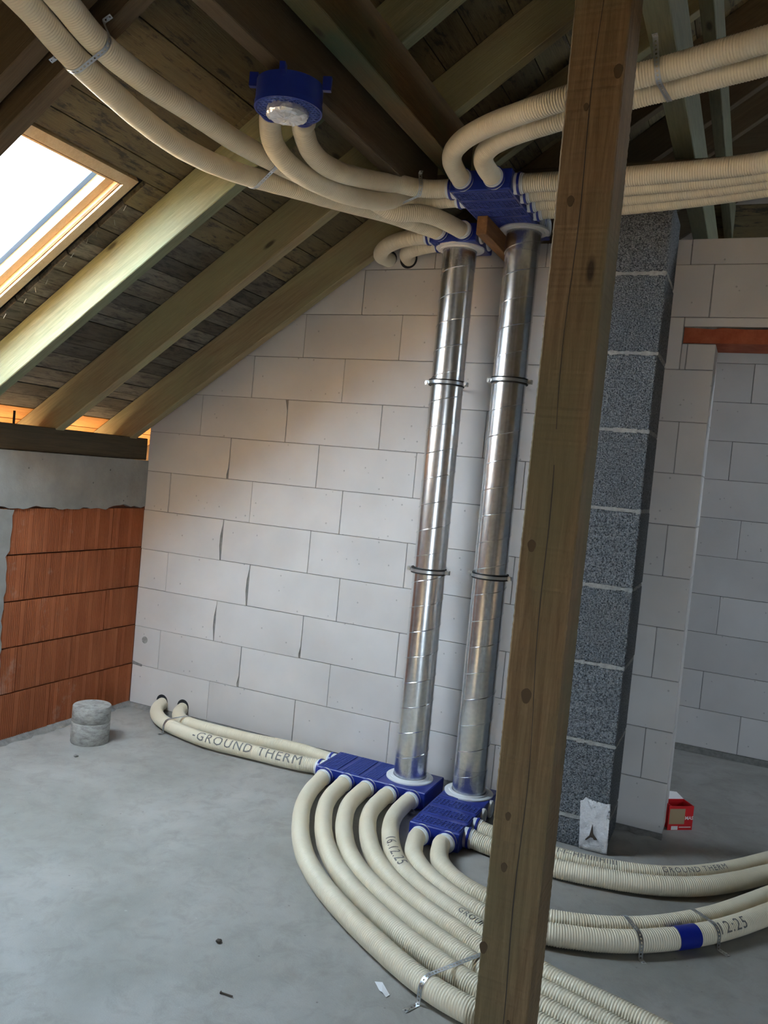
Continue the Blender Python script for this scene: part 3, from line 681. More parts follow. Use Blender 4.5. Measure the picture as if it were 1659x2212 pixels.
# ------------------------------------------------------------------ HOSES
PATHS={
'H1':[(1.610,-0.400,0.045),(1.613,-0.450,0.044),(1.620,-0.500,0.041),(1.628,-0.550,0.041),(1.638,-0.599,0.041),(1.651,-0.647,0.041),(1.666,-0.695,0.041),(1.683,-0.742,0.041),(1.701,-0.789,0.041),(1.722,-0.835,0.041),(1.744,-0.880,0.041),(1.768,-0.924,0.041),(1.792,-0.969,0.041),(1.817,-1.012,0.041),(1.843,-1.055,0.041),(1.871,-1.097,0.041),(1.900,-1.138,0.041),(1.930,-1.178,0.041),(1.962,-1.217,0.041),(1.996,-1.254,0.041),(2.031,-1.290,0.041),(2.067,-1.325,0.041),(2.105,-1.359,0.041),(2.143,-1.391,0.041),(2.183,-1.422,0.041),(2.223,-1.453,0.041),(2.264,-1.482,0.041),(2.305,-1.511,0.041),(2.347,-1.539,0.041),(2.389,-1.566,0.041),(2.432,-1.593,0.041),(2.475,-1.619,0.041),(2.518,-1.645,0.041),(2.562,-1.669,0.041),(2.606,-1.693,0.041),(2.651,-1.714,0.041),(2.697,-1.734,0.041),(2.743,-1.749,0.041),(2.790,-1.761,0.041),(2.838,-1.770,0.041),(2.887,-1.778,0.041),(2.937,-1.788,0.041),(2.986,-1.798,0.041),(3.034,-1.809,0.041),(3.081,-1.821,0.041),(3.128,-1.834,0.041),(3.175,-1.850,0.041),(3.221,-1.868,0.041),(3.268,-1.887,0.041),(3.314,-1.908,0.041),(3.359,-1.930,0.041),(3.404,-1.952,0.041),(3.449,-1.975,0.041),(3.495,-1.997,0.041),(3.540,-2.020,0.041),(3.585,-2.042,0.041),(3.630,-2.065,0.041),(3.675,-2.087,0.041),(3.720,-2.110,0.041),(3.765,-2.133,0.041),(3.810,-2.155,0.041),(3.855,-2.178,0.041),(3.900,-2.200,0.041)],
'H2':[(1.730,-0.400,0.045),(1.729,-0.450,0.044),(1.734,-0.500,0.041),(1.739,-0.549,0.041),(1.747,-0.598,0.041),(1.759,-0.647,0.041),(1.773,-0.694,0.041),(1.791,-0.741,0.041),(1.811,-0.787,0.041),(1.832,-0.832,0.041),(1.855,-0.876,0.041),(1.878,-0.920,0.041),(1.903,-0.964,0.041),(1.930,-1.006,0.041),(1.957,-1.048,0.041),(1.987,-1.088,0.041),(2.018,-1.127,0.041),(2.050,-1.165,0.041),(2.084,-1.202,0.041),(2.119,-1.237,0.041),(2.156,-1.271,0.041),(2.193,-1.304,0.041),(2.232,-1.335,0.041),(2.272,-1.365,0.041),(2.313,-1.394,0.041),(2.354,-1.422,0.041),(2.396,-1.450,0.041),(2.439,-1.477,0.041),(2.481,-1.502,0.041),(2.525,-1.527,0.041),(2.569,-1.550,0.041),(2.614,-1.572,0.041),(2.659,-1.594,0.041),(2.705,-1.614,0.041),(2.751,-1.633,0.041),(2.797,-1.652,0.041),(2.842,-1.671,0.041),(2.889,-1.689,0.041),(2.936,-1.705,0.041),(2.984,-1.718,0.041),(3.032,-1.729,0.041),(3.080,-1.741,0.041),(3.127,-1.754,0.041),(3.175,-1.769,0.041),(3.223,-1.786,0.041),(3.270,-1.804,0.041),(3.316,-1.824,0.041),(3.362,-1.844,0.041),(3.407,-1.866,0.041),(3.452,-1.888,0.041),(3.497,-1.910,0.041),(3.541,-1.932,0.041),(3.586,-1.955,0.041),(3.631,-1.977,0.041),(3.676,-1.999,0.041),(3.720,-2.022,0.041),(3.765,-2.044,0.041),(3.810,-2.066,0.041),(3.855,-2.088,0.041),(3.900,-2.110,0.041)],
'H3':[(1.850,-0.400,0.045),(1.845,-0.450,0.044),(1.846,-0.500,0.041),(1.850,-0.549,0.041),(1.856,-0.599,0.041),(1.866,-0.647,0.041),(1.880,-0.695,0.041),(1.897,-0.742,0.041),(1.916,-0.788,0.041),(1.936,-0.834,0.041),(1.958,-0.879,0.041),(1.982,-0.923,0.041),(2.007,-0.966,0.041),(2.033,-1.009,0.041),(2.062,-1.050,0.041),(2.092,-1.089,0.041),(2.125,-1.127,0.041),(2.159,-1.163,0.041),(2.195,-1.198,0.041),(2.233,-1.230,0.041),(2.273,-1.261,0.041),(2.313,-1.290,0.041),(2.354,-1.319,0.041),(2.396,-1.346,0.041),(2.438,-1.373,0.041),(2.481,-1.399,0.041),(2.525,-1.424,0.041),(2.569,-1.447,0.041),(2.614,-1.469,0.041),(2.659,-1.491,0.041),(2.704,-1.512,0.041),(2.748,-1.534,0.041),(2.793,-1.557,0.041),(2.837,-1.579,0.041),(2.881,-1.599,0.041),(2.921,-1.616,0.041),(2.958,-1.628,0.041),(2.992,-1.639,0.041),(3.030,-1.649,0.041),(3.075,-1.661,0.041),(3.124,-1.674,0.041),(3.173,-1.688,0.041),(3.220,-1.703,0.041),(3.267,-1.719,0.041),(3.314,-1.734,0.041),(3.361,-1.750,0.041),(3.408,-1.765,0.041),(3.456,-1.779,0.041),(3.504,-1.793,0.041),(3.552,-1.807,0.041),(3.601,-1.820,0.041),(3.649,-1.834,0.041),(3.697,-1.848,0.041),(3.745,-1.862,0.041),(3.793,-1.876,0.041),(3.841,-1.890,0.041),(3.890,-1.903,0.041),(3.938,-1.917,0.041),(3.986,-1.931,0.041),(4.034,-1.945,0.041),(4.082,-1.959,0.041),(4.130,-1.972,0.041),(4.179,-1.986,0.041),(4.227,-2.000,0.041)],
'H4':[(1.970,-0.400,0.045),(1.962,-0.449,0.044),(1.963,-0.499,0.041),(1.966,-0.549,0.041),(1.971,-0.599,0.041),(1.980,-0.648,0.041),(1.994,-0.696,0.041),(2.010,-0.743,0.041),(2.030,-0.789,0.041),(2.051,-0.834,0.041),(2.074,-0.879,0.041),(2.099,-0.922,0.041),(2.125,-0.965,0.041),(2.154,-1.006,0.041),(2.184,-1.046,0.041),(2.217,-1.084,0.041),(2.251,-1.121,0.041),(2.287,-1.157,0.041),(2.325,-1.190,0.041),(2.365,-1.221,0.041),(2.406,-1.250,0.041),(2.448,-1.278,0.041),(2.491,-1.304,0.041),(2.535,-1.328,0.041),(2.579,-1.352,0.041),(2.624,-1.374,0.041),(2.668,-1.397,0.041),(2.712,-1.421,0.041),(2.756,-1.445,0.041),(2.800,-1.470,0.041),(2.844,-1.495,0.041),(2.888,-1.517,0.041),(2.933,-1.536,0.041),(2.977,-1.551,0.041),(3.018,-1.563,0.041),(3.055,-1.573,0.041),(3.089,-1.582,0.041),(3.125,-1.593,0.041),(3.168,-1.605,0.041),(3.213,-1.619,0.041),(3.261,-1.634,0.041),(3.308,-1.649,0.041),(3.355,-1.664,0.041),(3.403,-1.679,0.041),(3.451,-1.693,0.041),(3.499,-1.707,0.041),(3.548,-1.721,0.041),(3.596,-1.735,0.041),(3.644,-1.749,0.041),(3.692,-1.762,0.041),(3.741,-1.776,0.041),(3.789,-1.790,0.041),(3.837,-1.804,0.041),(3.885,-1.818,0.041),(3.934,-1.832,0.041),(3.982,-1.845,0.041),(4.030,-1.859,0.041),(4.078,-1.873,0.041),(4.127,-1.887,0.041),(4.175,-1.901,0.041),(4.223,-1.914,0.041),(4.271,-1.928,0.041),(4.320,-1.942,0.041)],
'H5':[(2.085,-0.400,0.045),(2.078,-0.450,0.044),(2.078,-0.500,0.041),(2.080,-0.550,0.041),(2.085,-0.600,0.041),(2.094,-0.649,0.041),(2.106,-0.697,0.041),(2.122,-0.745,0.041),(2.140,-0.792,0.041),(2.161,-0.838,0.041),(2.183,-0.883,0.041),(2.207,-0.927,0.041),(2.233,-0.970,0.041),(2.261,-1.011,0.041),(2.292,-1.049,0.041),(2.325,-1.085,0.041),(2.361,-1.119,0.041),(2.400,-1.149,0.041),(2.441,-1.178,0.041),(2.483,-1.206,0.041),(2.527,-1.232,0.041),(2.572,-1.257,0.041),(2.617,-1.281,0.041),(2.663,-1.305,0.041),(2.708,-1.328,0.041),(2.752,-1.351,0.041),(2.796,-1.376,0.041),(2.840,-1.401,0.041),(2.884,-1.425,0.041),(2.928,-1.448,0.041),(2.974,-1.467,0.041),(3.020,-1.482,0.041),(3.065,-1.494,0.041),(3.110,-1.504,0.041),(3.152,-1.513,0.041),(3.193,-1.522,0.041),(3.235,-1.532,0.041),(3.280,-1.544,0.041),(3.327,-1.557,0.041),(3.375,-1.570,0.041),(3.424,-1.584,0.041),(3.472,-1.598,0.041),(3.521,-1.611,0.041),(3.569,-1.625,0.041),(3.617,-1.639,0.041),(3.666,-1.653,0.041),(3.714,-1.667,0.041),(3.763,-1.681,0.041),(3.811,-1.695,0.041),(3.860,-1.708,0.041),(3.908,-1.722,0.041),(3.956,-1.736,0.041),(4.005,-1.750,0.041),(4.053,-1.764,0.041),(4.102,-1.778,0.041),(4.150,-1.792,0.041),(4.199,-1.806,0.041),(4.247,-1.820,0.041),(4.295,-1.833,0.041),(4.344,-1.847,0.041),(4.392,-1.861,0.041),(4.441,-1.875,0.041)],
'H6':[(2.265,-0.725,0.045),(2.260,-0.775,0.044),(2.270,-0.823,0.041),(2.284,-0.870,0.041),(2.301,-0.916,0.041),(2.325,-0.959,0.041),(2.354,-0.998,0.041),(2.387,-1.035,0.041),(2.423,-1.068,0.041),(2.462,-1.099,0.041),(2.503,-1.127,0.041),(2.544,-1.154,0.041),(2.586,-1.178,0.041),(2.629,-1.201,0.041),(2.673,-1.218,0.041),(2.718,-1.230,0.041),(2.766,-1.234,0.041),(2.814,-1.232,0.041),(2.864,-1.227,0.041),(2.912,-1.218,0.041),(2.961,-1.207,0.041),(3.008,-1.191,0.041),(3.054,-1.173,0.041),(3.100,-1.153,0.041),(3.144,-1.130,0.041),(3.186,-1.104,0.041),(3.227,-1.076,0.041),(3.266,-1.045,0.041),(3.304,-1.013,0.041),(3.341,-0.979,0.041),(3.377,-0.944,0.041),(3.411,-0.908,0.041),(3.444,-0.871,0.041),(3.476,-0.832,0.041),(3.506,-0.792,0.041),(3.535,-0.752,0.041),(3.563,-0.711,0.041),(3.590,-0.669,0.041),(3.617,-0.627,0.041),(3.644,-0.584,0.041),(3.670,-0.542,0.041),(3.697,-0.500,0.041),(3.724,-0.458,0.041),(3.750,-0.415,0.041),(3.777,-0.373,0.041),(3.804,-0.331,0.041),(3.830,-0.289,0.041),(3.857,-0.247,0.041),(3.884,-0.204,0.041),(3.910,-0.162,0.041),(3.937,-0.120,0.041),(3.964,-0.078,0.041),(3.990,-0.035,0.041),(4.017,0.007,0.041),(4.044,0.049,0.041),(4.071,0.091,0.041),(4.097,0.133,0.041),(4.124,0.176,0.041)],
'H7':[(2.385,-0.725,0.045),(2.373,-0.773,0.044),(2.382,-0.819,0.041),(2.395,-0.865,0.041),(2.413,-0.909,0.041),(2.438,-0.951,0.041),(2.468,-0.988,0.041),(2.504,-1.022,0.041),(2.543,-1.051,0.041),(2.585,-1.076,0.041),(2.629,-1.095,0.041),(2.676,-1.109,0.041),(2.724,-1.119,0.041),(2.773,-1.125,0.041),(2.822,-1.128,0.041),(2.871,-1.127,0.041),(2.919,-1.121,0.041),(2.966,-1.109,0.041),(3.012,-1.093,0.041),(3.058,-1.073,0.041),(3.102,-1.052,0.041),(3.145,-1.028,0.041),(3.187,-1.001,0.041),(3.226,-0.972,0.041),(3.264,-0.940,0.041),(3.300,-0.906,0.041),(3.335,-0.870,0.041),(3.368,-0.834,0.041),(3.401,-0.796,0.041),(3.432,-0.757,0.041),(3.462,-0.718,0.041),(3.490,-0.677,0.041),(3.517,-0.636,0.041),(3.544,-0.594,0.041),(3.570,-0.552,0.041),(3.596,-0.509,0.041),(3.622,-0.467,0.041),(3.648,-0.424,0.041),(3.674,-0.382,0.041),(3.700,-0.339,0.041),(3.726,-0.297,0.041),(3.752,-0.255,0.041),(3.778,-0.212,0.041),(3.804,-0.170,0.041),(3.829,-0.128,0.041),(3.855,-0.085,0.041),(3.881,-0.043,0.041),(3.907,-0.000,0.041),(3.934,0.042,0.041),(3.960,0.084,0.041),(3.988,0.126,0.041),(4.016,0.167,0.041),(4.044,0.208,0.041),(4.071,0.250,0.041),(4.099,0.291,0.041),(4.115,0.339,0.041)],
'H8':[(2.430,-0.650,0.045),(2.480,-0.653,0.044),(2.530,-0.660,0.041),(2.579,-0.668,0.041),(2.629,-0.676,0.041),(2.678,-0.684,0.041),(2.728,-0.690,0.041),(2.778,-0.695,0.041),(2.827,-0.697,0.041),(2.877,-0.695,0.041),(2.927,-0.689,0.041),(2.976,-0.681,0.041),(3.025,-0.670,0.041),(3.074,-0.659,0.041),(3.122,-0.645,0.041),(3.169,-0.630,0.041),(3.216,-0.611,0.041),(3.261,-0.590,0.041),(3.304,-0.565,0.041),(3.346,-0.538,0.041),(3.385,-0.507,0.041),(3.423,-0.474,0.041),(3.458,-0.439,0.041),(3.492,-0.402,0.041),(3.524,-0.364,0.041),(3.556,-0.325,0.041),(3.586,-0.285,0.041),(3.616,-0.245,0.041),(3.646,-0.205,0.041),(3.676,-0.164,0.041),(3.706,-0.124,0.041),(3.736,-0.084,0.041),(3.766,-0.044,0.041),(3.796,-0.004,0.041),(3.826,0.037,0.041),(3.856,0.077,0.041),(3.885,0.117,0.041),(3.914,0.158,0.041),(3.942,0.199,0.041),(3.970,0.240,0.041),(3.998,0.282,0.041),(4.025,0.323,0.041),(4.061,0.362,0.041),(4.095,0.400,0.041),(4.127,0.439,0.041),(4.157,0.478,0.041),(4.187,0.519,0.041)],
'H9':[(2.430,-0.530,0.045),(2.479,-0.537,0.044),(2.528,-0.545,0.041),(2.578,-0.553,0.041),(2.627,-0.561,0.041),(2.676,-0.569,0.041),(2.725,-0.576,0.041),(2.774,-0.582,0.041),(2.824,-0.585,0.041),(2.873,-0.586,0.041),(2.923,-0.583,0.041),(2.972,-0.578,0.041),(3.021,-0.571,0.041),(3.070,-0.561,0.041),(3.117,-0.548,0.041),(3.164,-0.532,0.041),(3.209,-0.512,0.041),(3.253,-0.489,0.041),(3.295,-0.462,0.041),(3.334,-0.433,0.041),(3.372,-0.400,0.041),(3.407,-0.366,0.041),(3.442,-0.330,0.041),(3.475,-0.292,0.041),(3.507,-0.254,0.041),(3.537,-0.215,0.041),(3.567,-0.175,0.041),(3.595,-0.134,0.041),(3.624,-0.093,0.041),(3.652,-0.052,0.041),(3.681,-0.011,0.041),(3.709,0.029,0.041),(3.738,0.070,0.041),(3.766,0.111,0.041),(3.795,0.152,0.041),(3.823,0.193,0.041),(3.852,0.234,0.041),(3.880,0.274,0.041),(3.909,0.315,0.041),(3.937,0.356,0.041),(3.966,0.397,0.041),(3.994,0.438,0.041),(4.023,0.479,0.041),(4.051,0.519,0.041),(4.080,0.560,0.041),(4.109,0.601,0.041),(4.137,0.642,0.041),(4.166,0.683,0.041)],
'H10':[(1.560,-0.315,0.045),(1.512,-0.305,0.045),(1.463,-0.314,0.045),(1.414,-0.322,0.045),(1.365,-0.328,0.045),(1.316,-0.332,0.045),(1.266,-0.334,0.045),(1.216,-0.335,0.045),(1.167,-0.336,0.045),(1.117,-0.338,0.045),(1.067,-0.340,0.045),(1.018,-0.343,0.045),(0.968,-0.345,0.045),(0.919,-0.347,0.045),(0.869,-0.346,0.045),(0.820,-0.342,0.045),(0.772,-0.334,0.045),(0.723,-0.324,0.045),(0.675,-0.312,0.045),(0.627,-0.300,0.045),(0.579,-0.287,0.045),(0.532,-0.271,0.045),(0.486,-0.253,0.045),(0.443,-0.230,0.045),(0.402,-0.203,0.045),(0.363,-0.173,0.046),(0.328,-0.139,0.048),(0.298,-0.101,0.050),(0.276,-0.060,0.054),(0.262,-0.016,0.057),(0.256,0.032,0.061),(0.254,0.080,0.065)],
'H11':[(1.560,-0.190,0.045),(1.511,-0.182,0.045),(1.462,-0.173,0.045),(1.412,-0.166,0.045),(1.363,-0.159,0.045),(1.313,-0.155,0.045),(1.264,-0.155,0.045),(1.215,-0.159,0.045),(1.165,-0.165,0.045),(1.116,-0.173,0.045),(1.067,-0.180,0.045),(1.017,-0.184,0.045),(0.968,-0.187,0.045),(0.918,-0.187,0.045),(0.868,-0.188,0.045),(0.818,-0.188,0.045),(0.768,-0.188,0.045),(0.718,-0.188,0.045),(0.669,-0.187,0.045),(0.620,-0.182,0.045),(0.573,-0.171,0.045),(0.529,-0.153,0.045),(0.488,-0.127,0.046),(0.455,-0.095,0.049),(0.430,-0.057,0.052),(0.415,-0.014,0.056),(0.411,0.032,0.061),(0.412,0.080,0.065)],
'B1':[(1.754,-3.380,2.760),(1.745,-3.332,2.758),(1.734,-3.283,2.755),(1.722,-3.235,2.752),(1.710,-3.187,2.748),(1.700,-3.138,2.746),(1.691,-3.090,2.744),(1.682,-3.041,2.742),(1.673,-2.992,2.740),(1.664,-2.943,2.739),(1.654,-2.894,2.737),(1.645,-2.845,2.735),(1.636,-2.797,2.733),(1.627,-2.748,2.731),(1.617,-2.699,2.729),(1.608,-2.650,2.727),(1.599,-2.601,2.725),(1.589,-2.553,2.722),(1.580,-2.504,2.718),(1.570,-2.457,2.714),(1.560,-2.412,2.707),(1.550,-2.366,2.700),(1.542,-2.320,2.693),(1.534,-2.273,2.687),(1.527,-2.224,2.682),(1.521,-2.175,2.678),(1.516,-2.126,2.673),(1.511,-2.077,2.669),(1.506,-2.027,2.664),(1.502,-1.978,2.660),(1.499,-1.928,2.657),(1.496,-1.879,2.654),(1.495,-1.829,2.652),(1.494,-1.779,2.651),(1.494,-1.729,2.651),(1.496,-1.680,2.653),(1.499,-1.630,2.655),(1.502,-1.581,2.658),(1.507,-1.531,2.663),(1.512,-1.482,2.668),(1.518,-1.433,2.674),(1.526,-1.385,2.680),(1.537,-1.337,2.686),(1.552,-1.290,2.692),(1.569,-1.244,2.696),(1.588,-1.199,2.701),(1.606,-1.153,2.705),(1.623,-1.107,2.710),(1.637,-1.061,2.715),(1.651,-1.014,2.719),(1.666,-0.967,2.725),(1.682,-0.920,2.730),(1.699,-0.873,2.735),(1.717,-0.825,2.740),(1.736,-0.779,2.745),(1.759,-0.734,2.749),(1.782,-0.689,2.752),(1.804,-0.644,2.754),(1.826,-0.600,2.755),(1.848,-0.555,2.755),(1.871,-0.512,2.755),(1.894,-0.468,2.755),(1.915,-0.424,2.755),(1.935,-0.380,2.755)],
'B2':[(1.796,-3.316,2.789),(1.787,-3.267,2.787),(1.781,-3.217,2.787),(1.775,-3.166,2.788),(1.766,-3.117,2.786),(1.757,-3.067,2.784),(1.747,-3.018,2.782),(1.738,-2.968,2.780),(1.729,-2.919,2.778),(1.719,-2.870,2.776),(1.710,-2.820,2.774),(1.701,-2.771,2.772),(1.691,-2.721,2.770),(1.682,-2.672,2.768),(1.672,-2.623,2.766),(1.663,-2.573,2.764),(1.653,-2.524,2.761),(1.643,-2.475,2.758),(1.632,-2.427,2.754),(1.621,-2.380,2.749),(1.611,-2.334,2.742),(1.603,-2.288,2.736),(1.598,-2.241,2.732),(1.595,-2.192,2.728),(1.594,-2.143,2.726),(1.594,-2.093,2.724),(1.594,-2.043,2.723),(1.595,-1.992,2.723),(1.597,-1.942,2.724),(1.599,-1.892,2.725),(1.600,-1.842,2.726),(1.601,-1.792,2.726),(1.601,-1.741,2.727),(1.601,-1.691,2.727),(1.601,-1.641,2.728),(1.601,-1.591,2.729),(1.602,-1.541,2.732),(1.604,-1.491,2.735),(1.608,-1.441,2.737),(1.616,-1.393,2.739),(1.628,-1.346,2.738),(1.644,-1.301,2.735),(1.662,-1.256,2.733),(1.678,-1.210,2.732),(1.690,-1.163,2.735),(1.701,-1.114,2.740),(1.712,-1.065,2.746),(1.725,-1.017,2.752),(1.740,-0.970,2.757),(1.757,-0.923,2.760),(1.775,-0.878,2.762),(1.794,-0.835,2.760),(1.814,-0.794,2.751),(1.843,-0.755,2.739),(1.885,-0.720,2.736),(1.924,-0.686,2.746),(1.956,-0.648,2.754),(1.982,-0.606,2.757),(2.003,-0.562,2.758),(2.021,-0.515,2.757),(2.035,-0.468,2.756),(2.046,-0.419,2.756),(2.055,-0.370,2.755)],
'V1':[(1.820,-1.690,2.760),(1.790,-1.649,2.761),(1.768,-1.612,2.746),(1.752,-1.574,2.728),(1.745,-1.533,2.710),(1.747,-1.489,2.694),(1.753,-1.443,2.683),(1.760,-1.394,2.677),(1.767,-1.345,2.675),(1.775,-1.295,2.676),(1.784,-1.246,2.678),(1.794,-1.196,2.681),(1.806,-1.146,2.684),(1.819,-1.096,2.690),(1.832,-1.047,2.697),(1.844,-0.998,2.706),(1.853,-0.950,2.717),(1.861,-0.902,2.729),(1.870,-0.854,2.745),(1.881,-0.807,2.767),(1.887,-0.760,2.794),(1.889,-0.711,2.806),(1.900,-0.668,2.810),(1.921,-0.635,2.814),(1.953,-0.612,2.821),(1.994,-0.601,2.826),(2.041,-0.598,2.829),(2.090,-0.599,2.830),(2.140,-0.600,2.830)],
'V2':[(1.900,-1.600,2.765),(1.867,-1.562,2.765),(1.853,-1.519,2.750),(1.842,-1.475,2.736),(1.836,-1.428,2.727),(1.835,-1.379,2.721),(1.836,-1.330,2.721),(1.841,-1.281,2.724),(1.846,-1.232,2.730),(1.851,-1.184,2.738),(1.856,-1.136,2.749),(1.861,-1.088,2.759),(1.866,-1.040,2.770),(1.874,-0.992,2.781),(1.884,-0.945,2.792),(1.899,-0.901,2.803),(1.919,-0.859,2.814),(1.940,-0.815,2.820),(1.968,-0.777,2.823),(2.003,-0.749,2.826),(2.045,-0.731,2.828),(2.091,-0.723,2.830),(2.140,-0.720,2.830)],
'C1':[(2.195,-0.790,2.828),(2.195,-0.840,2.828),(2.198,-0.890,2.829),(2.204,-0.940,2.830),(2.212,-0.989,2.831),(2.226,-1.036,2.832),(2.246,-1.081,2.833),(2.272,-1.123,2.834),(2.303,-1.161,2.835),(2.338,-1.195,2.837),(2.378,-1.225,2.839),(2.420,-1.252,2.841),(2.464,-1.276,2.843),(2.509,-1.297,2.845),(2.555,-1.316,2.847),(2.602,-1.334,2.850),(2.649,-1.349,2.853),(2.697,-1.362,2.858),(2.746,-1.372,2.864),(2.795,-1.379,2.871),(2.844,-1.383,2.880),(2.893,-1.385,2.889),(2.942,-1.386,2.898),(2.990,-1.386,2.906),(3.038,-1.388,2.913),(3.086,-1.395,2.918),(3.134,-1.405,2.922),(3.182,-1.418,2.925),(3.230,-1.432,2.927),(3.278,-1.446,2.929),(3.326,-1.460,2.931),(3.375,-1.473,2.932),(3.423,-1.487,2.934),(3.471,-1.501,2.936),(3.519,-1.514,2.939),(3.568,-1.528,2.941),(3.616,-1.542,2.943),(3.664,-1.555,2.946),(3.713,-1.569,2.948),(3.761,-1.582,2.950),(3.809,-1.596,2.953),(3.858,-1.609,2.955),(3.906,-1.623,2.957),(3.954,-1.636,2.960),(4.003,-1.650,2.962),(4.051,-1.664,2.964),(4.099,-1.677,2.967)],
'C2':[(2.330,-0.790,2.828),(2.330,-0.841,2.828),(2.329,-0.891,2.829),(2.331,-0.940,2.831),(2.339,-0.988,2.832),(2.355,-1.033,2.834),(2.380,-1.074,2.836),(2.412,-1.110,2.838),(2.451,-1.139,2.841),(2.494,-1.163,2.844),(2.540,-1.182,2.848),(2.588,-1.197,2.852),(2.636,-1.210,2.856),(2.685,-1.220,2.862),(2.734,-1.229,2.868),(2.784,-1.237,2.875),(2.833,-1.244,2.884),(2.882,-1.249,2.892),(2.932,-1.252,2.900),(2.981,-1.255,2.907),(3.030,-1.259,2.912),(3.079,-1.266,2.916),(3.128,-1.276,2.920),(3.177,-1.288,2.922),(3.226,-1.300,2.925),(3.275,-1.312,2.927),(3.324,-1.324,2.930),(3.373,-1.336,2.932),(3.422,-1.349,2.934),(3.471,-1.361,2.937),(3.519,-1.374,2.939),(3.568,-1.386,2.942),(3.617,-1.399,2.944),(3.666,-1.412,2.947),(3.715,-1.424,2.949),(3.764,-1.437,2.951),(3.813,-1.449,2.954),(3.862,-1.462,2.956),(3.910,-1.474,2.959),(3.959,-1.487,2.961),(4.008,-1.499,2.963),(4.057,-1.512,2.966),(4.106,-1.525,2.968)],
'D1':[(2.390,-0.735,2.830),(2.491,-0.734,2.830),(2.591,-0.733,2.830),(2.692,-0.733,2.830),(2.793,-0.736,2.830),(2.893,-0.742,2.830),(2.994,-0.750,2.830),(3.094,-0.758,2.830),(3.194,-0.769,2.830),(3.293,-0.787,2.830),(3.389,-0.814,2.830),(3.485,-0.847,2.830),(3.579,-0.882,2.830),(3.673,-0.919,2.830),(3.766,-0.957,2.830),(3.860,-0.994,2.830),(3.953,-1.032,2.830)],
'D2':[(2.390,-0.625,2.830),(2.491,-0.624,2.830),(2.592,-0.623,2.830),(2.693,-0.624,2.830),(2.793,-0.629,2.830),(2.894,-0.639,2.830),(2.994,-0.650,2.830),(3.094,-0.663,2.830),(3.193,-0.678,2.830),(3.292,-0.700,2.830),(3.388,-0.729,2.830),(3.483,-0.762,2.830),(3.578,-0.798,2.830),(3.672,-0.835,2.830),(3.766,-0.872,2.830),(3.859,-0.909,2.830),(3.953,-0.947,2.830)],
'D3':[(2.390,-0.510,2.830),(2.491,-0.509,2.830),(2.592,-0.507,2.830),(2.693,-0.509,2.830),(2.794,-0.518,2.830),(2.894,-0.531,2.830),(2.994,-0.547,2.830),(3.094,-0.565,2.830),(3.192,-0.587,2.830),(3.290,-0.613,2.830),(3.386,-0.644,2.830),(3.482,-0.678,2.830),(3.576,-0.713,2.830),(3.670,-0.750,2.830),(3.765,-0.787,2.830),(3.859,-0.825,2.830),(3.953,-0.862,2.830)],
'D4':[(2.390,-0.395,2.830),(2.489,-0.394,2.830),(2.587,-0.392,2.830),(2.685,-0.394,2.830),(2.783,-0.404,2.830),(2.880,-0.421,2.830),(2.977,-0.440,2.830),(3.073,-0.463,2.830),(3.168,-0.488,2.830),(3.262,-0.516,2.830),(3.356,-0.548,2.830),(3.449,-0.581,2.830),(3.541,-0.616,2.830),(3.633,-0.652,2.830),(3.725,-0.687,2.830),(3.816,-0.723,2.830),(3.908,-0.759,2.830),(4.000,-0.795,2.830)],
'W1':[(1.900,-0.320,2.755),(1.851,-0.317,2.755),(1.802,-0.310,2.755),(1.754,-0.303,2.753),(1.707,-0.292,2.750),(1.662,-0.277,2.743),(1.620,-0.257,2.735),(1.584,-0.230,2.726),(1.556,-0.196,2.719),(1.536,-0.156,2.716),(1.524,-0.112,2.719),(1.519,-0.065,2.725),(1.517,-0.017,2.730),(1.517,0.031,2.734),(1.517,0.080,2.737)],
'W2':[(1.900,-0.190,2.755),(1.852,-0.191,2.753),(1.806,-0.184,2.749),(1.761,-0.174,2.745),(1.719,-0.157,2.742),(1.684,-0.132,2.740),(1.658,-0.099,2.738),(1.641,-0.059,2.737),(1.632,-0.014,2.736),(1.629,0.033,2.735),(1.628,0.080,2.735)],
}

def frames(key, step):
    """dense catmull-rom samples with position, tangent, up-based normal"""
    P = [Vector(p) for p in PATHS[key]]; P = [P[0] * 2 - P[1]] + P + [P[-1] * 2 - P[-2]]; pts = []
    for i in range(1, len(P) - 2):
        a, b, c, d = P[i - 1:i + 3]; n = max(2, int((c - b).length / .01))
        for j in range(n):
            t = j / n; pts.append(.5 * ((2 * b) + (-a + c) * t + (2 * a - 5 * b + 4 * c - d) * t * t + (-a + 3 * b - 3 * c + d) * t ** 3))
    pts.append(P[-2]); s = [0]
    for a, b in zip(pts, pts[1:]): s.append(s[-1] + (b - a).length)
    L = s[-1]; out = []; k = 0; x = 0.0
    def at(x):
        nonlocal k
        x = min(max(x, 0), L - 1e-6)
        while s[k + 1] < x: k += 1
        while s[k] > x: k -= 1
        f = (x - s[k]) / (s[k + 1] - s[k]); p = pts[k].lerp(pts[k + 1], f)
        k0, k1 = max(k - 1, 0), min(k + 2, len(pts) - 1)
        return p, (pts[k1] - pts[k0]).normalized()
    return at, L
R_H = .0385
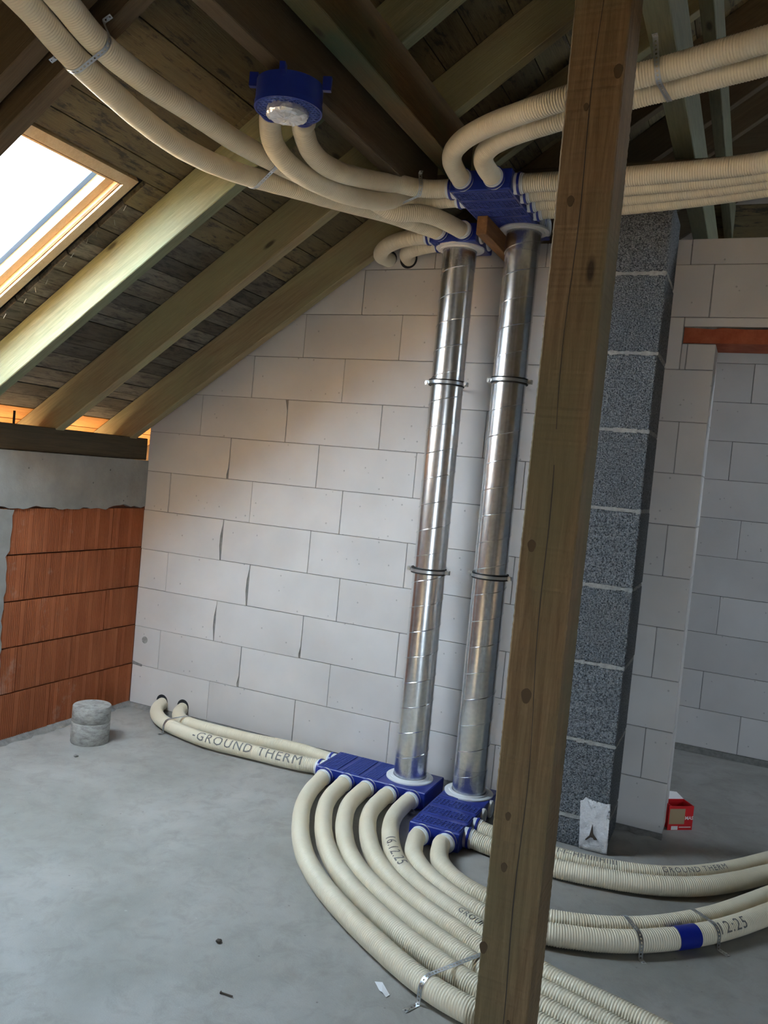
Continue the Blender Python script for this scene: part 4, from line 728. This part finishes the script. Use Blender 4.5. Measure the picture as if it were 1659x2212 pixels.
def hose(key, label, group, rmin=.0368):
    at, L = frames(key, 0); pitch = .0092; n = int(L / pitch); K = 18
    v = []; f = []
    cs = [(math.cos(2 * math.pi * i / K), math.sin(2 * math.pi * i / K)) for i in range(K)]
    for i in range(n):
        for o, r in ((.0, rmin), (.26, rmin), (.42, R_H), (.84, R_H)):
            p, t = at((i + o) * pitch)
            w = t.cross(Vector((0, 0, 1)))
            if w.length < 1e-3: w = Vector((1, 0, 0))
            w.normalize(); u = w.cross(t)
            for c, s_ in cs: v.append((p.x + (w.x * c + u.x * s_) * r, p.y + (w.y * c + u.y * s_) * r, p.z + (w.z * c + u.z * s_) * r))
    R = 4 * n
    for i in range(R - 1):
        b = i * K
        for k in range(K):
            k2 = (k + 1) % K; f.append((b + k, b + k2, b + K + k2, b + K + k))
    f.append(tuple(range(K))[::-1]); f.append(tuple((R - 1) * K + k for k in range(K)))
    p0 = PATHS[key][len(PATHS[key]) // 2]; org = Vector((p0[0], p0[1], p0[2] - R_H))
    o = part('hose', [(a[0], a[1], a[2]) for a in v], f, M['hose'], None, org, False)
    fl_ = [True] * len(o.data.polygons)
    o.data.polygons.foreach_set('use_smooth', fl_)
    tag(o, label, 'hose', group); return o
def hose_text(h, key, s0, phi, text, size, sign):
    cu = bpy.data.curves.new('t', 'FONT'); cu.body = text; cu.size = size; cu.resolution_u = 2; cu.space_character = 1.15
    to = bpy.data.objects.new('t', cu); COL.objects.link(to); dg = bpy.context.evaluated_depsgraph_get(); dg.update()
    me = bpy.data.meshes.new_from_object(to.evaluated_get(dg)); bpy.data.objects.remove(to)
    bm = bmesh.new(); bm.from_mesh(me); bmesh.ops.triangulate(bm, faces=bm.faces[:])
    for _ in range(2): bmesh.ops.subdivide_edges(bm, edges=[e for e in bm.edges if e.calc_length() > .006], cuts=1); bmesh.ops.triangulate(bm, faces=[q for q in bm.faces if len(q.verts) > 3])
    at, L = frames(key, 0); r = R_H + .0008
    for q in bm.verts:
        p, t = at(s0 + sign * q.co.x); w = t.cross(Vector((0, 0, 1))).normalized(); u = w.cross(t)
        # letters stand up along n x d
        y = (q.co.y - size * .35) / r
        nrm = w * math.cos(phi) + u * math.sin(phi); upd = nrm.cross(t * sign)
        q.co = p + (nrm * math.cos(y) + upd * math.sin(y)) * r - wl(h)
    bm.to_mesh(me); bm.free(); me.materials.clear(); me.materials.append(M['ink'])
    inst('printed_lettering', me, h, wl(h), label='black print reading ' + text.strip())
gf = 'five parallel hoses from the long floor manifold'
hs = {}
for k, lab in (('H1', 'cream corrugated floor hose, outermost left of the five curving from the long manifold'),
               ('H2', 'cream corrugated floor hose, second from the left of the five curving hoses'),
               ('H3', 'cream corrugated hose on the floor, middle one of the five curving hoses'),
               ('H4', 'cream corrugated hose on the floor, fourth from the left of the five curving hoses'),
               ('H5', 'cream floor hose printed with a date, innermost of the five curving hoses')): hs[k] = hose(k, lab, gf)
for k, lab in (('H6', 'cream floor hose with a blue sleeve, leaving the left front port by the post'),
               ('H7', 'cream floor hose strapped beside the blue-sleeved one, on its far side')): hs[k] = hose(k, lab, 'pair of strapped floor hoses curving right')
for k, lab in (('H8', 'cream plain floor hose, nearer one of the unstrapped pair passing the chimney'),
               ('H9', 'cream floor hose with black print passing closest to the chimney foot')): hs[k] = hose(k, lab, 'pair of floor hoses passing the chimney')
for k, lab in (('H10', 'cream floor hose lettered along its side, from the long manifold into the left wall hole'),
               ('H11', 'cream floor hose running closest to the gable wall, into the right wall hole')): hs[k] = hose(k, lab, 'hoses running along the gable wall')
for k, lab in (('B1', 'long overhead hose from the top left corner, lower one lit from the roof window'),
               ('B2', 'long overhead hose from the top left corner, upper one nearer the round blue box')): hs[k] = hose(k, lab, 'overhead hoses under the left slope')
for k, lab in (('V1', 'overhead hose leaving the round blue box on its left side'), ('V2', 'overhead hose leaving the round blue box on its right side')): hs[k] = hose(k, lab, 'hoses between round blue box and manifold')
for k, lab in (('C1', 'overhead hose arching to the upper right from the left front port, outer of the pair'),
               ('C2', 'overhead hose arching to the upper right from the right front port, inner of the pair')): hs[k] = hose(k, lab, 'pair of arching overhead hoses')
for k, lab in (('D1', 'overhead hose topmost and nearest of the four running right from the large manifold'), ('D2', 'overhead hose second from the top of the four running right above the chimney'),
               ('D3', 'overhead hose third from the top of the four running right above the chimney'), ('D4', 'overhead hose lowest and farthest of the four running right above the chimney')): hs[k] = hose(k, lab, 'four hoses running right overhead')
for k, lab in (('W1', 'short overhead hose bending from the small manifold back into the gable wall, outer one'), ('W2', 'short overhead hose beside the left duct, inner one entering the gable wall in shade')): hs[k] = hose(k, lab, 'short hoses into the gable wall')
hose_text(hs['H10'], 'H10', .80, math.radians(135), '-GROUND THERM', .074, -1)
hose_text(hs['H5'], 'H5', .52, math.radians(80), '16.12.25', .062, 1)
hose_text(hs['H5'], 'H5', 1.12, math.radians(75), 'GROUND', .034, 1)
hose_text(hs['H6'], 'H6', 1.585, math.radians(48), '12:25', .062, 1)
hose_text(hs['H9'], 'H9', .40, math.radians(70), 'I-I--HHIIIIHIIII', .036, 1)
hose_text(hs['H9'], 'H9', .82, math.radians(62), 'GROUND THERM', .036, 1)
# blue coupling sleeve on H6
at, L = frames('H6', 0); g = G(); pr_ = []
sl = 1.415
K = 28
for i in range(9):
    p, t = at(sl + i * .0115); w = t.cross(Vector((0, 0, 1))).normalized(); u = w.cross(t)
    for k in range(K):
        a = 2 * math.pi * k / K; g.v.append(tuple(p + (w * math.cos(a) + u * math.sin(a)) * (.0405 if p.z < .06 else .04)))
for i in range(8):
    for k in range(K): g.f.append((i*K + k, i*K + (k+1) % K, (i+1)*K + (k+1) % K, (i+1)*K + k))
o = g.part('coupling_sleeve', M['blue_ring'], hs['H6'], label='blue coupling sleeve', smooth=True)
# dark holes where hoses pass through the gable wall
for (x, z, r) in ((.254, .072, .042), (.412, .072, .042), (1.517, 2.739, .042), (1.628, 2.735, .050)):
    G().lathe((x, -.0012, z), (0, -1, 0), [(0, r), (.0006, r)], 24).part('wall_hole', M['membrane'], wall_back)

# ------------------------------------------------------------------ STRAPS
def strap_mesh(path, wdir, width=.017):
    """perforated band following path (list of points)"""
    P = [Vector(p) for p in path]; s = [0]
    for a, b in zip(P, P[1:]): s.append(s[-1] + (b - a).length)
    L = s[-1]; cell = .0125; n = max(2, int(L / cell)); cell = L / n; wdir = Vector(wdir).normalized()
    def at(x):
        for i in range(len(P) - 1):
            if x <= s[i + 1] + 1e-9: return P[i].lerp(P[i + 1], (x - s[i]) / max(1e-9, s[i + 1] - s[i]))
        return P[-1]
    v = []; f = []; hw = width / 2; r = .0036
    for i in range(n):
        base = len(v); xs = [i * cell, i * cell + cell / 2, (i + 1) * cell]; xm = xs[1]
        ring = [(xs[0], -hw), (xm, -hw), (xs[2], -hw), (xs[2], 0), (xs[2], hw), (xm, hw), (xs[0], hw), (xs[0], 0)]
        hole = [(xm + r * math.cos(a), r * math.sin(a)) for a in [math.radians(d) for d in (225, 270, 315, 0, 45, 90, 135, 180)]]
        for x, y in ring + hole: v.append(tuple(at(x) + wdir * y))
        for k in range(8): f.append((base + k, base + (k + 1) % 8, base + 8 + (k + 1) % 8, base + 8 + k))
    return v, f
def nearest(key, p):
    P = [Vector(q) for q in PATHS[key]]; best = None
    for a, b in zip(P, P[1:]):
        d = b - a; t = max(0, min(1, (p - a).dot(d) / d.dot(d))); q = a + d * t; L = (q - p).length
        if best is None or L < best[0]: best = (L, q, d.normalized())
    return best[1], best[2]
def strap(label, k1, k2, p, n, h, tab=.03, group='perforated steel straps', ends=(1, 1)):
    c1, t1 = nearest(k1, Vector(p)); c2, t2 = nearest(k2, c1); n = Vector(n).normalized()
    s = (c2 - c1); s = (s - t1 * s.dot(t1)).normalized(); n = (n - s * n.dot(s) - t1 * n.dot(t1)).normalized(); r = R_H + .0016
    path = []
    if ends[0]: path += [c1 - s * (r + tab) - n * h, c1 - s * (r + .002) - n * h, c1 - s * r - n * h * .4]
    for i in range(9):
        a = math.pi * (1 - i / 16) ; path.append(c1 + s * math.cos(a) * r + n * math.sin(a) * r)
    for i in range(9):
        a = math.pi * (.5 - i / 16); path.append(c2 + s * math.cos(a) * r + n * math.sin(a) * r)
    if ends[1]: path += [c2 + s * r - n * h * .4, c2 + s * (r + .002) - n * h, c2 + s * (r + tab) - n * h]
    v, f = strap_mesh(path, t1)
    t = thing('perforated_strap', label, 'strap', path[0], group)
    o = part('band', v, f, M['strap'], t)
    sm = o.modifiers.new('thickness', 'SOLIDIFY'); sm.thickness = .0012; sm.offset = 0
    for e, q in ((ends[0], path[0]), (ends[1], path[-1])):
        if e: G().cyl(q + s * (.012 if q is path[0] else -.012), n, .004, .006, 8).part('screw', M['strap'], t)
strap('long perforated steel strap across the five floor hoses, left of the post', 'H1', 'H5', (2.70, -1.68, .04), (0, 0, 1), .039, .06)
strap('perforated steel strap over the floor hose pair, left of the blue sleeve', 'H6', 'H7', (3.175, -1.03, .04), (0, 0, 1), .039)
strap('perforated steel strap over the floor hose pair, right of the blue sleeve', 'H6', 'H7', (3.44, -.86, .04), (0, 0, 1), .039, .045)
strap('perforated steel strap over the two hoses near the wall holes, by the left corner', 'H10', 'H11', (.52, -.30, .04), (0, 0, 1), .039)
strap('perforated steel strap holding the hoses to the dark rafter, top left', 'B1', 'B2', (1.52, -2.28, 2.68), (S35, 0, -C35), .042)
strap('perforated steel strap holding the hoses to the bright rafter by the roof window', 'B1', 'B2', (1.52, -1.345, 2.68), (S35, 0, -C35), .042)
strap('perforated steel strap round the hoses at the left port of the large manifold', 'V2', 'V1', (1.94, -.72, 2.83), (0, 0, -1), .040, .02)
strap('perforated steel strap holding the arching hoses below the upper right purlin', 'C1', 'C2', (3.02, -1.50, 2.90), (0, 0, -1), .085, .02)

# ------------------------------------------------------------------ ROUND CEILING BOX
cx, cy, z0, z1, r = 1.940, -1.775, 2.722, 2.800, .107
vb = thing('ceiling_vent_box', 'round blue vent box with foil-covered opening, fixed under the purlin', 'vent', (cx, cy, z0))
o = G().lathe((cx, cy, z0), (0, 0, 1), [(0, r), (z1 - z0, r)], 56).part('box', M['blue'], vb); auto_smooth(o)
o = G().lathe((cx, cy, z0), (0, 0, -1), [(-.012, r + .0025), (.004, r + .0025), (.004, r - .003), (-.012, r - .003)], 56, True).part('rim', M['blue'], vb); auto_smooth(o)
g = G()
for i in range(-7, 8):
    x = i * .0135; hh = math.sqrt(max(0, (r - .006) ** 2 - x * x))
    g.box((cx + x - .001, cy - hh, z0 - .004), (cx + x + .001, cy + hh, z0)).box((cx - hh, cy + x - .001, z0 - .004), (cx + hh, cy + x + .001, z0))
M['grid_blue'] = NT('light_blue_grid').fin((.10, .16, .50), .35)
g.part('grille', M['grid_blue'], vb)
fd = G(); n = 40; prof = [(-.004, .066), (.010, .068), (.020, .067), (.027, .061), (.030, .052), (.0285, .035), (.030, .015)]
rr = random.Random(12); bmn = G().lathe((cx + .0, cy - .004, z0), (0, 0, -1), prof, n)
bmn.v = [(a + rr.uniform(-.0022, .0022), b + rr.uniform(-.0022, .0022), c + rr.uniform(-.0018, .0018)) for a, b, c in bmn.v]
bmn.part('foil_cover', M['foil'], vb, label='crumpled aluminium foil cover')
for a in (200, 290, 20, 110):
    d = Vector((math.cos(math.radians(a)), math.sin(math.radians(a)), 0)); c = Vector((cx, cy, 0)) + d * (r + .012); w = Vector((-d.y, d.x, 0))
    g = G(); q = [c + d * .014 + w * .009, c - d * .014 + w * .009, c - d * .014 - w * .009, c + d * .014 - w * .009]
    g.prism([0, 1, 2, 3], lambda i, z: (q[i].x, q[i].y, z), z1 - .012, z1 + (.032 if a in (200, 20) else .012)); g.part('fixing_lug', M['blue'], vb)
G().box((1.885, cy - .02, z1 - .002), (1.942, cy + .02, 2.834)).part('bracket', M['strap'], vb)
dv = Vector((-.55, .83, 0)).normalized(); dw = Vector((dv.y, -dv.x, 0))
for s in (-.052, .052):
    p = Vector((cx, cy, 2.766)) + dv * .088 + dw * s
    auto_smooth(G().lathe(p, dv, [(0, .042), (.02, .042), (.02, .0445), (.032, .0445)], 32).part('port_ring', M['blue_ring'], vb))

# ------------------------------------------------------------------ SMALL THINGS
t = thing('concrete_core', 'short grey concrete drill core standing on the floor near the clay wall', 'concrete core', (.290, -.64, 0))
auto_smooth(G().lathe((.290, -.64, 0), (0, 0, 1), [(0, .098), (.004, .100), (.112, .100), (.115, .0975), (.118, .100), (.195, .100), (.199, .097)], 48).part('core', M['core'], t))
# red carton in the doorway
bx = thing('red_carton', 'small open red carton with brown square, standing in the doorway behind the pier', 'box', (3.27, .19, 0))
P0 = Vector((3.212, .120, 0)); dX = Vector((.80, .60, 0)); dY = Vector((-.60, .80, 0)) * -1
P0 = Vector((3.212, .120, .0)); dY = Vector((-.6, .8, 0)); Wd, Dp, Hh = .134, .005, .118
def bp(a, b, c): return P0 + dX * a + dY * b + Vector((0, 0, c))
def bxp(name, a, b, m, label=None):
    g = G(); x0, y0, z0 = a; x1, y1, z1 = b
    v = [bp(x0,y0,z0),bp(x1,y0,z0),bp(x1,y1,z0),bp(x0,y1,z0),bp(x0,y0,z1),bp(x1,y0,z1),bp(x1,y1,z1),bp(x0,y1,z1)]
    g.add(v, [(3,2,1,0),(4,5,6,7),(0,1,5,4),(1,2,6,5),(2,3,7,6),(3,0,4,7)]); return g.part(name, m, bx, label=label)
bxp('front_panel', (0, 0, 0), (Wd, .002, Hh), M['red']); bxp('side_panel', (Wd - .002, .002, 0), (Wd, .09, Hh), M['red']); bxp('side_panel', (.012, .002, 0), (.014, .09, Hh), M['red'])
bxp('back_panel', (.012, .09, 0), (Wd, .092, Hh), M['red']); bxp('bottom_panel', (.012, .002, 0), (Wd, .09, .002), M['card'])
bxp('brown_square', (.005, -.0012, .030), (.088, 0, .105), M['card']); bxp('white_stripe', (.020, -.0012, .002), (.055, -.0002, .020), M['card_white'])
g = G().add([bp(.04, .09, Hh), bp(Wd, .09, Hh), bp(Wd - .02, .125, Hh + .022), bp(.045, .125, Hh + .03)], [(0, 1, 2, 3)]); o = g.part('flap', M['card_white'], bx); sm = o.modifiers.new('t', 'SOLIDIFY'); sm.thickness = .0015
def flat_text(text, size, mat, parent, origin, dx, dz, name='printed_lettering'):
    cu = bpy.data.curves.new('t', 'FONT'); cu.body = text; cu.size = size; cu.resolution_u = 2; cu.offset = size * .02
    to = bpy.data.objects.new('t', cu); COL.objects.link(to); dg = bpy.context.evaluated_depsgraph_get(); dg.update()
    me = bpy.data.meshes.new_from_object(to.evaluated_get(dg)); bpy.data.objects.remove(to)
    v = [origin + dx * q.co.x + dz * q.co.y for q in me.vertices]; f = [tuple(p.vertices) for p in me.polygons]
    return part(name, v, f, mat, parent, label='white print reading ' + text)
flat_text('MAS', .024, M['card_white'], bx, bp(.0895, -.0014, .052), dX, Vector((0, 0, 1)))
bxp('small_print', (.062, -.0013, .013), (.126, 0, .0165), M['card_white'])
# litter
g = G().add([(2.505, -1.735, .002), (2.528, -1.728, .004), (2.572, -1.772, .003), (2.566, -1.786, .001), (2.548, -1.776, .006), (2.536, -1.768, .002)], [(0, 1, 2, 4, 5), (2, 3, 4)])
o = g.part('paper_scrap', M['paper']); sm = o.modifiers.new('t', 'SOLIDIFY'); sm.thickness = .0006; tag(o, 'small white paper scrap on the floor in front of the curving hoses', 'paper')
o = G().tube([(2.135, -2.035, .004), (2.175, -2.032, .004)], .0022, 8).cyl((2.134, -2.035, .004), (1, 0, 0), .002, .0045, 8).part('nail', M['rust']); tag(o, 'dark loose nail lying on the floor at bottom left of the scrap', 'nail')
def stone(p, r, lab, m='rust'):
    bm = bmesh.new(); bmesh.ops.create_icosphere(bm, subdivisions=2, radius=r); rr = random.Random(int(p[0] * 100))
    for v in bm.verts: v.co *= rr.uniform(.75, 1.15); v.co.z *= .6; v.co += Vector(p) + Vector((0, 0, r * .5))
    me = bpy.data.meshes.new('pebble'); bm.to_mesh(me); bm.free(); me.materials.append(M[m]); o = link(bpy.data.objects.new('pebble', me)); tag(o, lab, 'pebble')
stone((1.975, -1.82, 0), .010, 'tiny dark pebble alone on the open floor')
stone((2.11, -.47, 0), .022, 'broken grey mortar lump on the floor between the two floor manifolds', 'mortar')
stone((3.27, -1.55, 0), .006, 'tiny dark speck of grit on the floor right of the post')
stone((.41, -.86, 0), .012, 'pale mortar crumb on the floor in front of the concrete core', 'light_mortar')
